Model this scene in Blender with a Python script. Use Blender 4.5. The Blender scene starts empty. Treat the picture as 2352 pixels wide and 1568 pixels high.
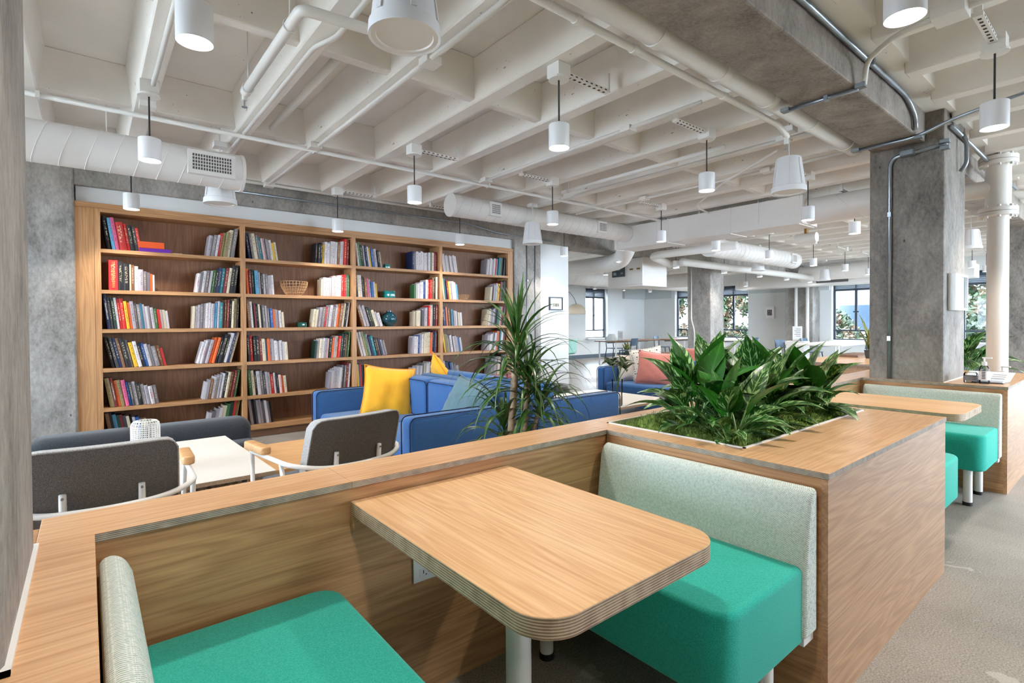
import bpy, bmesh, math, random
from mathutils import Vector, Matrix
scene = bpy.context.scene
col = scene.collection
R = math.radians
rnd = random.Random(7)

# ------------------------------------------------------------------ camera
# (calibrated on the 2352x1568 photograph: X runs along the bookcase, Y towards it, Z up, metres)
CAM_H = 1.30
yaw, pitch, roll = R(50.774), R(-0.822), R(-0.3766)
fw = Vector((math.cos(yaw)*math.cos(pitch), math.sin(yaw)*math.cos(pitch), math.sin(pitch)))
r0 = Vector((math.sin(yaw), -math.cos(yaw), 0)); u0 = r0.cross(fw)
rr = r0*math.cos(roll) + u0*math.sin(roll); uu = -r0*math.sin(roll) + u0*math.cos(roll)
cam_d = bpy.data.cameras.new('camera'); cam = bpy.data.objects.new('camera', cam_d); col.objects.link(cam)
cam.matrix_world = Matrix(((rr.x, uu.x, -fw.x, 0), (rr.y, uu.y, -fw.y, 0), (rr.z, uu.z, -fw.z, CAM_H), (0, 0, 0, 1)))
cam_d.sensor_width = 36.0; cam_d.lens = 1194.8/2352*36; cam_d.shift_y = -(784-759.25)/2352
cam_d.clip_start = 0.02; cam_d.clip_end = 200
scene.camera = cam

# ------------------------------------------------------------------ view, world, sun
scene.view_settings.view_transform = 'Standard'; scene.view_settings.look = 'None'
scene.view_settings.gamma = 1.0; scene.view_settings.use_curve_mapping = False
scene.view_settings.exposure = 0.98
try:
    scene.cycles.use_denoising = True
    scene.cycles.max_bounces = 8; scene.cycles.diffuse_bounces = 6; scene.cycles.glossy_bounces = 3
    scene.cycles.transmission_bounces = 6; scene.cycles.transparent_max_bounces = 12
    scene.cycles.sample_clamp_indirect = 6.0
    scene.cycles.caustics_reflective = False; scene.cycles.caustics_refractive = False
except Exception: pass
w = bpy.data.worlds.new('world'); scene.world = w; w.use_nodes = True
nt = w.node_tree; bg = nt.nodes['Background']
bg.inputs['Color'].default_value = (0.74, 0.86, 1.0, 1); bg.inputs['Strength'].default_value = 16.0
sun_d = bpy.data.lights.new('sun', 'SUN'); sun = bpy.data.objects.new('sun', sun_d); col.objects.link(sun)
sun_d.energy = 5.0; sun_d.angle = R(0.6); sun_d.color = (1, .95, .86)
sun.rotation_euler = Vector((-0.42, -0.62, -0.90)).to_track_quat('-Z', 'Y').to_euler()
LAMP_W = 36.0     # watts of every pendant's spot

# ------------------------------------------------------------------ helpers
def srgb(r, g, b):
    f = lambda c: (c/255/12.92 if c/255 <= .04045 else ((c/255+.055)/1.055)**2.4)
    return (f(r), f(g), f(b), 1)

MATS = {}
def newmat(name):
    m = bpy.data.materials.new(name); m.use_nodes = True; MATS[name] = m
    nt = m.node_tree; return m, nt, nt.nodes['Principled BSDF']
def N(nt, t, **kw):
    n = nt.nodes.new(t)
    for k, v in kw.items():
        if k.startswith('i_'):
            key = k[2:].replace('_', ' ')
            n.inputs[int(key) if key.isdigit() else key].default_value = v
        else: setattr(n, k, v)
    return n
def L(nt, a, ao, b, bi): nt.links.new(a.outputs[ao], b.inputs[bi])
def ramp(nt, stops, interp='LINEAR'):
    n = nt.nodes.new('ShaderNodeValToRGB'); cr = n.color_ramp; cr.interpolation = interp
    while len(cr.elements) < len(stops): cr.elements.new(.5)
    for e, (p, c) in zip(cr.elements, stops): e.position = p; e.color = c
    return n
def coords(nt, scale=(1, 1, 1), kind='Object', rot=(0, 0, 0)):
    tc = N(nt, 'ShaderNodeTexCoord'); mp = N(nt, 'ShaderNodeMapping')
    mp.inputs['Scale'].default_value = scale; mp.inputs['Rotation'].default_value = rot
    L(nt, tc, kind, mp, 'Vector'); return mp
def bump(nt, bsdf, src, out, strength, dist=.01):
    b = N(nt, 'ShaderNodeBump'); b.inputs['Strength'].default_value = strength; b.inputs['Distance'].default_value = dist
    L(nt, src, out, b, 'Height'); L(nt, b, 'Normal', bsdf, 'Normal')

def plain(name, c, rough=.5, metal=0, var=.06, scale=9, spec=.5, sheen=0, bstr=0, bscale=200, kind='Object'):
    """one colour with a light procedural mottling"""
    m, nt, b = newmat(name); mp = coords(nt, kind=kind)
    n = N(nt, 'ShaderNodeTexNoise', i_Scale=scale, i_Detail=4.0); L(nt, mp, 'Vector', n, 'Vector')
    lo = tuple(max(0, x*(1-var)) for x in c[:3])+(1,); hi = tuple(min(1, x*(1+var)) for x in c[:3])+(1,)
    rp = ramp(nt, [(.3, lo), (.7, hi)]); L(nt, n, 'Fac', rp, 'Fac'); L(nt, rp, 'Color', b, 'Base Color')
    b.inputs['Roughness'].default_value = rough; b.inputs['Metallic'].default_value = metal
    b.inputs['Specular IOR Level'].default_value = spec
    if sheen: b.inputs['Sheen Weight'].default_value = sheen; b.inputs['Sheen Roughness'].default_value = .5
    if bstr:
        n2 = N(nt, 'ShaderNodeTexNoise', i_Scale=bscale, i_Detail=2.0); L(nt, mp, 'Vector', n2, 'Vector')
        bump(nt, b, n2, 'Fac', bstr, .004)
    return m

def wood(name, dark, light, grain='x', rough=.35, freq=1.0, spec=.5, contrast=1.0, coat=0):
    """contour grain of a stretched noise = plain-sawn veneer, plus fine pores"""
    m, nt, b = newmat(name)
    lo, hi = .75*freq, 9.0*freq
    sc = {'x': (lo, hi, hi), 'y': (hi, lo, hi), 'z': (hi, hi, lo)}[grain]
    mp = coords(nt, sc)
    n = N(nt, 'ShaderNodeTexNoise', i_Scale=1.0, i_Detail=2.0, i_Roughness=.45); L(nt, mp, 'Vector', n, 'Vector')
    mul = N(nt, 'ShaderNodeMath', operation='MULTIPLY', i_1=75.0); L(nt, n, 'Fac', mul, 0)
    sn = N(nt, 'ShaderNodeMath', operation='SINE'); L(nt, mul, 'Value', sn, 0)
    ad = N(nt, 'ShaderNodeMath', operation='MULTIPLY_ADD', i_1=.5, i_2=.5); L(nt, sn, 'Value', ad, 0)
    fs = {'x': (3, 160, 160), 'y': (160, 3, 160), 'z': (160, 160, 3)}[grain]
    mp2 = coords(nt, fs); n2 = N(nt, 'ShaderNodeTexNoise', i_Scale=1.0, i_Detail=3.0); L(nt, mp2, 'Vector', n2, 'Vector')
    n3 = N(nt, 'ShaderNodeTexNoise', i_Scale=.6, i_Detail=2.0); L(nt, mp, 'Vector', n3, 'Vector')
    mx = N(nt, 'ShaderNodeMath', operation='MULTIPLY_ADD', i_1=.13*contrast, i_2=.5-(.065+.24+.17)*contrast); L(nt, ad, 'Value', mx, 0)
    m2 = N(nt, 'ShaderNodeMath', operation='MULTIPLY_ADD', i_1=.48*contrast); L(nt, n2, 'Fac', m2, 0); L(nt, mx, 'Value', m2, 2)
    m3 = N(nt, 'ShaderNodeMath', operation='MULTIPLY_ADD', i_1=.34*contrast); L(nt, n3, 'Fac', m3, 0); L(nt, m2, 'Value', m3, 2)
    rp = ramp(nt, [(.30, light), (.72, dark)]); L(nt, m3, 'Value', rp, 'Fac'); L(nt, rp, 'Color', b, 'Base Color')
    b.inputs['Roughness'].default_value = rough; b.inputs['Specular IOR Level'].default_value = spec
    if coat: b.inputs['Coat Weight'].default_value = coat; b.inputs['Coat Roughness'].default_value = .15
    bump(nt, b, n2, 'Fac', .08, .002)
    return m

def plyedge(name, a, c, period=.0045):
    """stacked veneers seen on a cut edge: bands over height"""
    m, nt, b = newmat(name); mp = coords(nt)
    sx = N(nt, 'ShaderNodeSeparateXYZ'); L(nt, mp, 'Vector', sx, 'Vector')
    mu = N(nt, 'ShaderNodeMath', operation='MULTIPLY', i_1=2*math.pi/period); L(nt, sx, 'Z', mu, 0)
    sn = N(nt, 'ShaderNodeMath', operation='SINE'); L(nt, mu, 'Value', sn, 0)
    n = N(nt, 'ShaderNodeTexNoise', i_Scale=25.0, i_Detail=3.0); L(nt, mp, 'Vector', n, 'Vector')
    ad = N(nt, 'ShaderNodeMath', operation='MULTIPLY_ADD', i_1=.35); L(nt, sn, 'Value', ad, 0); L(nt, n, 'Fac', ad, 2)
    rp = ramp(nt, [(.25, a), (.75, c)]); L(nt, ad, 'Value', rp, 'Fac'); L(nt, rp, 'Color', b, 'Base Color')
    b.inputs['Roughness'].default_value = .55
    return m

def concrete(name, dark, light, scale=1.0, rough=.75):
    m, nt, b = newmat(name); mp = coords(nt, (scale, scale, scale*.55))
    n = N(nt, 'ShaderNodeTexNoise', i_Scale=3.2, i_Detail=9.0, i_Roughness=.68, i_Distortion=.5); L(nt, mp, 'Vector', n, 'Vector')
    n2 = N(nt, 'ShaderNodeTexNoise', i_Scale=42.0, i_Detail=5.0, i_Roughness=.7); L(nt, mp, 'Vector', n2, 'Vector')
    ad = N(nt, 'ShaderNodeMath', operation='MULTIPLY_ADD', i_1=.42); L(nt, n2, 'Fac', ad, 0)
    mu = N(nt, 'ShaderNodeMath', operation='MULTIPLY', i_1=.75); L(nt, n, 'Fac', mu, 0); L(nt, mu, 'Value', ad, 2)
    mid = tuple((p+q)/2 for p, q in zip(dark, light))
    rp = ramp(nt, [(.36, dark), (.56, mid), (.78, light)]); L(nt, ad, 'Value', rp, 'Fac')
    # small form-work holes
    v = N(nt, 'ShaderNodeTexVoronoi', i_Scale=7.0); L(nt, mp, 'Vector', v, 'Vector')
    hr = ramp(nt, [(.035, (.12, .11, .10, 1)), (.06, (1, 1, 1, 1))]); L(nt, v, 'Distance', hr, 'Fac')
    mx = N(nt, 'ShaderNodeMix', data_type='RGBA', blend_type='MULTIPLY'); mx.inputs[0].default_value = .8
    nt.links.new(rp.outputs['Color'], mx.inputs[6]); nt.links.new(hr.outputs['Color'], mx.inputs[7])
    nt.links.new(mx.outputs[2], b.inputs['Base Color'])
    b.inputs['Roughness'].default_value = rough
    bump(nt, b, ad, 'Value', .35, .02)
    return m

def painted(name, c, specks=.0, rough=.55):
    """white paint over rough concrete: a few dark pits"""
    m, nt, b = newmat(name); mp = coords(nt)
    n = N(nt, 'ShaderNodeTexNoise', i_Scale=2.2, i_Detail=5.0); L(nt, mp, 'Vector', n, 'Vector')
    lo = tuple(x*.93 for x in c[:3])+(1,)
    rp = ramp(nt, [(.35, lo), (.65, c)]); L(nt, n, 'Fac', rp, 'Fac')
    n2 = N(nt, 'ShaderNodeTexNoise', i_Scale=34.0, i_Detail=3.0, i_Roughness=.6); L(nt, mp, 'Vector', n2, 'Vector')
    n3 = N(nt, 'ShaderNodeTexNoise', i_Scale=3.5, i_Detail=2.0); L(nt, mp, 'Vector', n3, 'Vector')
    s = N(nt, 'ShaderNodeMath', operation='MULTIPLY_ADD', i_1=.35); L(nt, n3, 'Fac', s, 0); L(nt, n2, 'Fac', s, 2)
    t = ramp(nt, [(.945-specks, (1, 1, 1, 1)), (.975-specks, (.22, .21, .20, 1))]); L(nt, s, 'Value', t, 'Fac')
    mx = N(nt, 'ShaderNodeMix', data_type='RGBA', blend_type='MULTIPLY'); mx.inputs[0].default_value = 1.0
    nt.links.new(rp.outputs['Color'], mx.inputs[6]); nt.links.new(t.outputs['Color'], mx.inputs[7])
    nt.links.new(mx.outputs[2], b.inputs['Base Color']); b.inputs['Roughness'].default_value = rough
    bump(nt, b, n2, 'Fac', .12, .01)
    return m

def heather(name, dark, light, scale=260, rough=.95, sheen=.3):
    m, nt, b = newmat(name); mp = coords(nt)
    n = N(nt, 'ShaderNodeTexNoise', i_Scale=float(scale), i_Detail=4.0, i_Roughness=.75); L(nt, mp, 'Vector', n, 'Vector')
    rp = ramp(nt, [(.36, dark), (.64, light)]); L(nt, n, 'Fac', rp, 'Fac'); L(nt, rp, 'Color', b, 'Base Color')
    b.inputs['Roughness'].default_value = rough; b.inputs['Sheen Weight'].default_value = sheen
    b.inputs['Specular IOR Level'].default_value = .2
    bump(nt, b, n, 'Fac', .25, .003); return m

def weave(name, dark, light, pitch=.0042):
    m, nt, b = newmat(name); mp = coords(nt)
    sx = N(nt, 'ShaderNodeSeparateXYZ'); L(nt, mp, 'Vector', sx, 'Vector')
    k = 2*math.pi/pitch; outs = []
    for a, o in (('Y', 0), ('Z', 0), ('X', 0)):
        mu = N(nt, 'ShaderNodeMath', operation='MULTIPLY', i_1=k); L(nt, sx, a, mu, 0)
        sn = N(nt, 'ShaderNodeMath', operation='SINE'); L(nt, mu, 'Value', sn, 0); outs.append(sn)
    p1 = N(nt, 'ShaderNodeMath', operation='MULTIPLY'); L(nt, outs[0], 'Value', p1, 0); L(nt, outs[1], 'Value', p1, 1)
    n = N(nt, 'ShaderNodeTexNoise', i_Scale=120.0, i_Detail=2.0); L(nt, mp, 'Vector', n, 'Vector')
    ad = N(nt, 'ShaderNodeMath', operation='MULTIPLY_ADD', i_1=.5); L(nt, p1, 'Value', ad, 0); L(nt, n, 'Fac', ad, 2)
    rp = ramp(nt, [(.22, dark), (.55, light)]); L(nt, ad, 'Value', rp, 'Fac'); L(nt, rp, 'Color', b, 'Base Color')
    b.inputs['Roughness'].default_value = .9; b.inputs['Specular IOR Level'].default_value = .2
    bump(nt, b, ad, 'Value', .3, .002); return m

def emissive(name, c, s):
    m, nt, b = newmat(name); b.inputs['Base Color'].default_value = c
    b.inputs['Emission Color'].default_value = c; b.inputs['Emission Strength'].default_value = s; return m
def glass(name, tint=(1, 1, 1, 1), rough=0.0, thin=True):
    m, nt, b = newmat(name)
    if thin:
        out = nt.nodes['Material Output']; tr = N(nt, 'ShaderNodeBsdfTransparent', i_Color=tint)
        gl = N(nt, 'ShaderNodeBsdfGlossy', i_Roughness=.02); fr = N(nt, 'ShaderNodeFresnel', i_IOR=1.25)
        mx = N(nt, 'ShaderNodeMixShader'); L(nt, fr, 'Fac', mx, 0); L(nt, tr, 'BSDF', mx, 1); L(nt, gl, 'BSDF', mx, 2)
        L(nt, mx, 'Shader', out, 'Surface'); nt.nodes.remove(b)
    else:
        b.inputs['Base Color'].default_value = tint; b.inputs['Transmission Weight'].default_value = 1
        b.inputs['Roughness'].default_value = rough; b.inputs['IOR'].default_value = 1.45
    return m

class MB:
    """collects shapes; build() links them as one mesh object"""
    def __init__(s): s.v = []; s.f = []; s.mi = []; s.cur = 0
    def add(s, vs, fs):
        o = len(s.v); s.v += [tuple(v) for v in vs]; s.f += [tuple(i+o for i in f) for f in fs]; s.mi += [s.cur]*len(fs); return s
    def mat(s, i): s.cur = i; return s
    def box(s, x0, x1, y0, y1, z0, z1):
        vs = [(x, y, z) for z in (z0, z1) for y in (y0, y1) for x in (x0, x1)]
        return s.add(vs, [(0, 2, 3, 1), (4, 5, 7, 6), (0, 1, 5, 4), (2, 6, 7, 3), (0, 4, 6, 2), (1, 3, 7, 5)])
    def prism(s, poly, z0, z1):
        n = len(poly); vs = [(x, y, z0) for x, y in poly]+[(x, y, z1) for x, y in poly]
        return s.add(vs, [tuple(range(n-1, -1, -1)), tuple(range(n, 2*n))]+[(i, (i+1) % n, (i+1) % n+n, i+n) for i in range(n)])
    def cyl(s, p0, p1, r, n=12, r1=None, caps=True):
        return s.tube([p0, p1], [r, r if r1 is None else r1], n, caps)
    def tube(s, pts, r, n=8, caps=True, closed=False):
        pts = [Vector(p) for p in pts]; m = len(pts); rs = r if isinstance(r, (list, tuple)) else [r]*m
        vs = []; prev = None
        for i, p in enumerate(pts):
            if closed: d = pts[(i+1) % m]-pts[i-1]
            else: d = (pts[min(i+1, m-1)]-pts[max(i-1, 0)])
            d.normalize()
            if prev is None:
                a = Vector((0, 0, 1)) if abs(d.z) < .9 else Vector((1, 0, 0))
                u = a.cross(d).normalized()
            else: u = (prev-d*prev.dot(d)).normalized()
            prev = u; v = d.cross(u)
            vs += [p+(u*math.cos(2*math.pi*k/n)+v*math.sin(2*math.pi*k/n))*rs[i] for k in range(n)]
        fs = [(i*n+k, i*n+(k+1) % n, (i+1)*n+(k+1) % n, (i+1)*n+k) for i in range(m-1) for k in range(n)]
        if closed: fs += [((m-1)*n+k, (m-1)*n+(k+1) % n, (k+1) % n, k) for k in range(n)]
        elif caps: fs += [tuple(range(n-1, -1, -1)), tuple(range((m-1)*n, m*n))]
        return s.add(vs, fs)
    def lathe(s, prof, c=(0, 0, 0), n=24, axis='z', cap=True):
        vs = []; m = len(prof)
        for r, h in prof:
            for k in range(n):
                a = 2*math.pi*k/n; x, y = r*math.cos(a), r*math.sin(a)
                p = (x, y, h) if axis == 'z' else ((h, x, y) if axis == 'x' else (y, h, x))
                vs.append((c[0]+p[0], c[1]+p[1], c[2]+p[2]))
        fs = [(i*n+k, i*n+(k+1) % n, (i+1)*n+(k+1) % n, (i+1)*n+k) for i in range(m-1) for k in range(n)]
        if cap: fs += [tuple(range(n-1, -1, -1)), tuple(range((m-1)*n, m*n))]
        return s.add(vs, fs)
    def grid(s, fn, nu, nv):
        vs = [fn(i/nu, j/nv) for j in range(nv+1) for i in range(nu+1)]
        w = nu+1
        return s.add(vs, [(j*w+i, j*w+i+1, (j+1)*w+i+1, (j+1)*w+i) for j in range(nv) for i in range(nu)])
    def mesh(s, name, mats, smooth=False, bevel=0, seg=2, fix=True):
        me = bpy.data.meshes.new(name); me.from_pydata(s.v, [], s.f)
        for m in (mats if isinstance(mats, (list, tuple)) else [mats]): me.materials.append(m)
        if any(s.mi): me.polygons.foreach_set('material_index', s.mi)
        if bevel or fix:
            bm = bmesh.new(); bm.from_mesh(me)
            if fix: bmesh.ops.recalc_face_normals(bm, faces=bm.faces)
            if bevel:
                es = [e for e in bm.edges if len(e.link_faces) == 2 and e.calc_face_angle(0) > R(25)]
                bmesh.ops.bevel(bm, geom=es, offset=bevel, segments=seg, profile=.5, affect='EDGES', clamp_overlap=True)
            bm.to_mesh(me); bm.free()
        if smooth:
            me.polygons.foreach_set('use_smooth', [True]*len(me.polygons))
            if smooth != 'all':
                try: me.set_sharp_from_angle(angle=R(40))
                except Exception: pass
        return me
    def build(s, name, mats, parent=None, **kw): return obj(name, s.mesh(name, mats, **kw), parent)

def obj(name, me, parent=None, loc=None, rot=None, world=True):
    o = bpy.data.objects.new(name, me); col.objects.link(o)
    if parent is not None:
        o.parent = parent
        if world: o.matrix_parent_inverse = WM(parent).inverted()
    if loc is not None: o.location = loc
    if rot is not None: o.rotation_euler = rot
    return o
def WM(o):
    m = Matrix.LocRotScale(o.location, o.rotation_euler, o.scale)
    return (WM(o.parent) @ o.matrix_parent_inverse @ m) if o.parent else m
def tag(o, label, cat, group=None, kind=None):
    o['label'] = label
    if cat: o['category'] = cat
    if group: o['group'] = group
    if kind: o['kind'] = kind
    return o
def thing(name, label, cat, loc=(0, 0, 0), rz=0, group=None):
    o = bpy.data.objects.new(name, None); col.objects.link(o); o.empty_display_size = .1
    o.location = loc; o.rotation_euler = (0, 0, rz); return tag(o, label, cat, group)
def struct(o, label=None):
    o['kind'] = 'structure'
    if label: o['label'] = label
    return o
def kids(o): return [c for c in bpy.data.objects if c.parent is o]
def dup(root, loc, rz=0, label=None, group=None, scale=None):
    r = root.copy(); col.objects.link(r); r.location = loc; r.rotation_euler = (0, 0, rz)
    if scale: r.scale = scale
    if label: r['label'] = label
    if group: r['group'] = group
    for ch in list(root.children):
        c = ch.copy(); col.objects.link(c); c.parent = r
        for g in list(ch.children):
            d = g.copy(); col.objects.link(d); d.parent = c
    return r
def rounded(x0, x1, y0, y1, rs, n=8):
    """corner radii order: (x0,y0),(x1,y0),(x1,y1),(x0,y1)"""
    pts = []
    for (cx, cy, a0), r in zip(((x0, y0, 180), (x1, y0, 270), (x1, y1, 0), (x0, y1, 90)), rs):
        sx = 1 if cx == x0 else -1; sy = 1 if cy == y0 else -1
        if r <= 0: pts.append((cx, cy)); continue
        for k in range(n+1):
            a = R(a0+90*k/n); pts.append((cx+sx*r+r*math.cos(a), cy+sy*r+r*math.sin(a)))
    return pts
def bez(p0, p1, p2, p3, n):
    out = []
    for i in range(n+1):
        t = i/n; a = (1-t)**3; b = 3*t*(1-t)**2; c = 3*t*t*(1-t); d = t**3
        out.append(tuple(a*x+b*y+c*z+d*q for x, y, z, q in zip(p0, p1, p2, p3)))
    return out
def arcpath(pts, r, n=5):
    """poly-line with rounded corners"""
    pts = [Vector(p) for p in pts]; out = [pts[0]]
    for a, b, c in zip(pts, pts[1:], pts[2:]):
        d1 = (a-b); d2 = (c-b); rr_ = min(r, d1.length*.49, d2.length*.49)
        p, q = b+d1.normalized()*rr_, b+d2.normalized()*rr_
        for i in range(n+1):
            t = i/n; out.append(p*(1-t)**2+b*2*t*(1-t)+q*t*t)
    return out+[pts[-1]]
# ------------------------------------------------------------------ materials
S = srgb
plain('white_paint', S(232, 230, 227), .5, var=.02, scale=3)
plain('wall_paint', S(226, 228, 228), .6, var=.02, scale=2)
painted('ceiling_paint', S(240, 237, 232), specks=.0)
painted('rib_paint', S(242, 239, 234), specks=.035)
concrete('concrete', S(84, 79, 75), S(184, 179, 173))
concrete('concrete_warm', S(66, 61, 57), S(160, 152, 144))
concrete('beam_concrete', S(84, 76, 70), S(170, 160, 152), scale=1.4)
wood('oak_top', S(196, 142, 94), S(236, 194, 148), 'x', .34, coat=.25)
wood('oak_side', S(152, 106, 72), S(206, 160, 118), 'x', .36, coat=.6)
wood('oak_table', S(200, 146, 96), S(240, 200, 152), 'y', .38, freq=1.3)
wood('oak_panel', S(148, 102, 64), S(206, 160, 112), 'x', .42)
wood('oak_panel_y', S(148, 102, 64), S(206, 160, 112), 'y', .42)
wood('case_oak', S(158, 110, 70), S(206, 158, 110), 'x', .5)
wood('case_oak_z', S(158, 110, 70), S(206, 158, 110), 'z', .5)
wood('case_back', S(104, 68, 44), S(150, 106, 74), 'z', .55, freq=.8)
wood('light_oak', S(196, 142, 88), S(232, 186, 132), 'x', .45)
wood('walnut', S(92, 64, 46), S(134, 98, 72), 'x', .5)
plyedge('ply_edge', S(104, 92, 80), S(186, 172, 154))
plyedge('ply_table', S(134, 108, 86), S(208, 186, 156), .006)
heather('teal_felt', S(22, 158, 140), S(56, 192, 172), 300, sheen=.2)
weave('weave_sage', S(160, 176, 168), S(224, 230, 222), .0062)
heather('blue_felt', S(44, 84, 134), S(66, 112, 168), 320, sheen=.2)
plain('teal_seam', S(40, 168, 150), .9)
plain('piping_navy', S(14, 34, 72), .8)
heather('charcoal_felt', S(44, 47, 52), S(76, 80, 86), 240, sheen=.2)
heather('grey_felt', S(70, 68, 66), S(126, 123, 120), 330)
heather('grey_felt_light', S(128, 128, 128), S(196, 194, 190), 300)
heather('ottoman_felt', S(58, 58, 58), S(86, 84, 82), 260)
plain('mustard_velvet', S(246, 176, 24), .75, var=.10, scale=7, sheen=.3)
plain('mustard_piping', S(222, 148, 10), .8)
plain('slate_velvet', S(86, 116, 126), .75, var=.15, scale=6, sheen=.2)
plain('rose_velvet', S(140, 72, 74), .75, var=.16, scale=7, sheen=.2)
plain('salmon_velvet', S(202, 120, 104), .75, var=.12, scale=7, sheen=.4)
plain('cream_linen', S(216, 206, 192), .9, var=.06, scale=40)
plain('white_metal', S(236, 235, 232), .3, var=.01, spec=.5)
plain('white_satin', S(228, 228, 230), .45, var=.01)
plain('white_laminate', S(232, 229, 222), .4, var=.03, scale=5)
plain('chipboard', S(176, 152, 128), .7, var=.25, scale=120)
plain('black_rubber', S(22, 22, 22), .6)
plain('black_cord', S(40, 40, 42), .6)
plain('steel_conduit', S(150, 158, 166), .32, metal=.85, var=.08, scale=14)
plain('steel_box', S(126, 134, 138), .5, metal=.5, var=.1)
plain('duct_white', S(226, 223, 220), .45, var=.02, scale=2)
plain('pipe_white', S(228, 226, 222), .42, var=.02, scale=3)
plain('grille_dark', S(92, 90, 88), .7)
plain('slot_dark', S(60, 58, 56), .8)
plain('dark_frame', S(58, 66, 76), .5, var=.05)
plain('louver_grey', S(92, 104, 116), .55, var=.05)
plain('baseboard_grey', S(88, 100, 112), .5)
plain('shade_tan', S(206, 190, 168), .5, var=.03)
plain('chair_blue', S(78, 100, 122), .45, var=.05)
plain('chair_dark', S(52, 62, 74), .5, var=.05)
plain('chair_green', S(116, 168, 150), .45, var=.04)
plain('steel_grey', S(150, 156, 160), .4, metal=.4)
plain('paper_white', S(240, 240, 242), .6, var=.01)
plain('print_grey', S(120, 122, 126), .7)
plain('print_dark', S(46, 46, 50), .7)
plain('valve_red', S(118, 52, 40), .6)
plain('pot_dark', S(54, 62, 66), .5)
plain('trunk_bark', S(172, 150, 124), .85, var=.25, scale=60)
plain('stem_green', S(92, 120, 60), .5, var=.15)
plain('moss', S(122, 146, 66), .9, var=.45, scale=30)
plain('soil', S(40, 32, 26), .95, var=.3, scale=40)
plain('wicker', S(206, 164, 118), .55, var=.15, scale=50)
plain('vase_teal', S(24, 74, 86), .12, var=.25, scale=6, spec=.7)
plain('brass', S(150, 116, 70), .4, metal=.8)
plain('tree_bark', S(96, 78, 62), .9, var=.2)
plain('facade_pale', S(78, 77, 74), .8, var=.05, scale=1)
plain('facade_glass', S(34, 48, 62), .2, var=.1)
plain('ground_pale', S(168, 164, 156), .9, var=.1, scale=.3)
plain('grey_panel', S(196, 204, 206), .6, var=.02)
emissive('lamp_glow', (1, .97, .93, 1), 14.0)
glass('window_glass', (.97, .99, 1, 1))
glass('clear_glass', (.97, .98, .97, 1))
plain('teal_glass', S(30, 150, 148), .12, var=.35, scale=30, spec=.8)
plain('green_glass', S(30, 84, 74), .12, var=.35, scale=30, spec=.8)
glass('acrylic', (.93, .95, .97, 1))
glass('gel_clear', (.90, .93, .95, 1))

def leafmat(name, base, streak, amount=.5, rough=.32):
    """leaf with silvery streaks that run out from the midrib (leaf UVs: u along, v across)"""
    m, nt, b = newmat(name); tc = N(nt, 'ShaderNodeTexCoord'); sp = N(nt, 'ShaderNodeSeparateXYZ'); L(nt, tc, 'UV', sp, 'Vector')
    dv = N(nt, 'ShaderNodeMath', operation='SUBTRACT', i_1=.5); L(nt, sp, 'Y', dv, 0)
    ab = N(nt, 'ShaderNodeMath', operation='ABSOLUTE'); L(nt, dv, 'Value', ab, 0)
    u = N(nt, 'ShaderNodeMath', operation='MULTIPLY_ADD', i_1=-.55); L(nt, ab, 'Value', u, 0); L(nt, sp, 'X', u, 2)
    cb = N(nt, 'ShaderNodeCombineXYZ'); L(nt, u, 'Value', cb, 'X'); L(nt, ab, 'Value', cb, 'Y')
    oi = N(nt, 'ShaderNodeObjectInfo'); L(nt, oi, 'Random', cb, 'Z')
    mp = N(nt, 'ShaderNodeMapping'); mp.inputs['Scale'].default_value = (15, 5.5, 9); L(nt, cb, 'Vector', mp, 'Vector')
    n = N(nt, 'ShaderNodeTexNoise', i_Scale=1.0, i_Detail=2.0, i_Distortion=.6); L(nt, mp, 'Vector', n, 'Vector')
    rp = ramp(nt, [(.62-amount*.2, (0, 0, 0, 1)), (.74-amount*.2, (1, 1, 1, 1))]); L(nt, n, 'Fac', rp, 'Fac')
    n2 = N(nt, 'ShaderNodeTexNoise', i_Scale=3.0); L(nt, cb, 'Vector', n2, 'Vector')
    dk = tuple(x*.62 for x in base[:3])+(1,)
    r2 = ramp(nt, [(.3, dk), (.7, base)]); L(nt, n2, 'Fac', r2, 'Fac')
    mx = N(nt, 'ShaderNodeMix', data_type='RGBA'); nt.links.new(rp.outputs['Color'], mx.inputs[0])
    nt.links.new(r2.outputs['Color'], mx.inputs[6]); mx.inputs[7].default_value = streak
    mid = ramp(nt, [(.012, (1, 1, 1, 1)), (.03, (0, 0, 0, 1))]); L(nt, ab, 'Value', mid, 'Fac')
    m2 = N(nt, 'ShaderNodeMix', data_type='RGBA'); nt.links.new(mid.outputs['Color'], m2.inputs[0])
    nt.links.new(mx.outputs[2], m2.inputs[6]); m2.inputs[7].default_value = tuple(x*.8 for x in streak[:3])+(1,)
    nt.links.new(m2.outputs[2], b.inputs['Base Color'])
    b.inputs['Roughness'].default_value = rough; b.inputs['Specular IOR Level'].default_value = .6
    b.inputs['Subsurface Weight'].default_value = 0.0
    return m
leafmat('leaf_aglaonema', S(30, 88, 24), S(166, 200, 128), .55)
leafmat('leaf_plain', S(44, 110, 24), S(70, 140, 40), .2)
leafmat('leaf_yellow', S(168, 156, 50), S(206, 190, 90), .3, .5)
leafmat('leaf_dracaena', S(58, 100, 36), S(120, 158, 80), .18, .35)
leafmat('leaf_snake', S(70, 92, 48), S(196, 186, 90), .5, .4)
leafmat('leaf_sprig', S(84, 96, 58), S(120, 130, 84), .2, .6)
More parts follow.
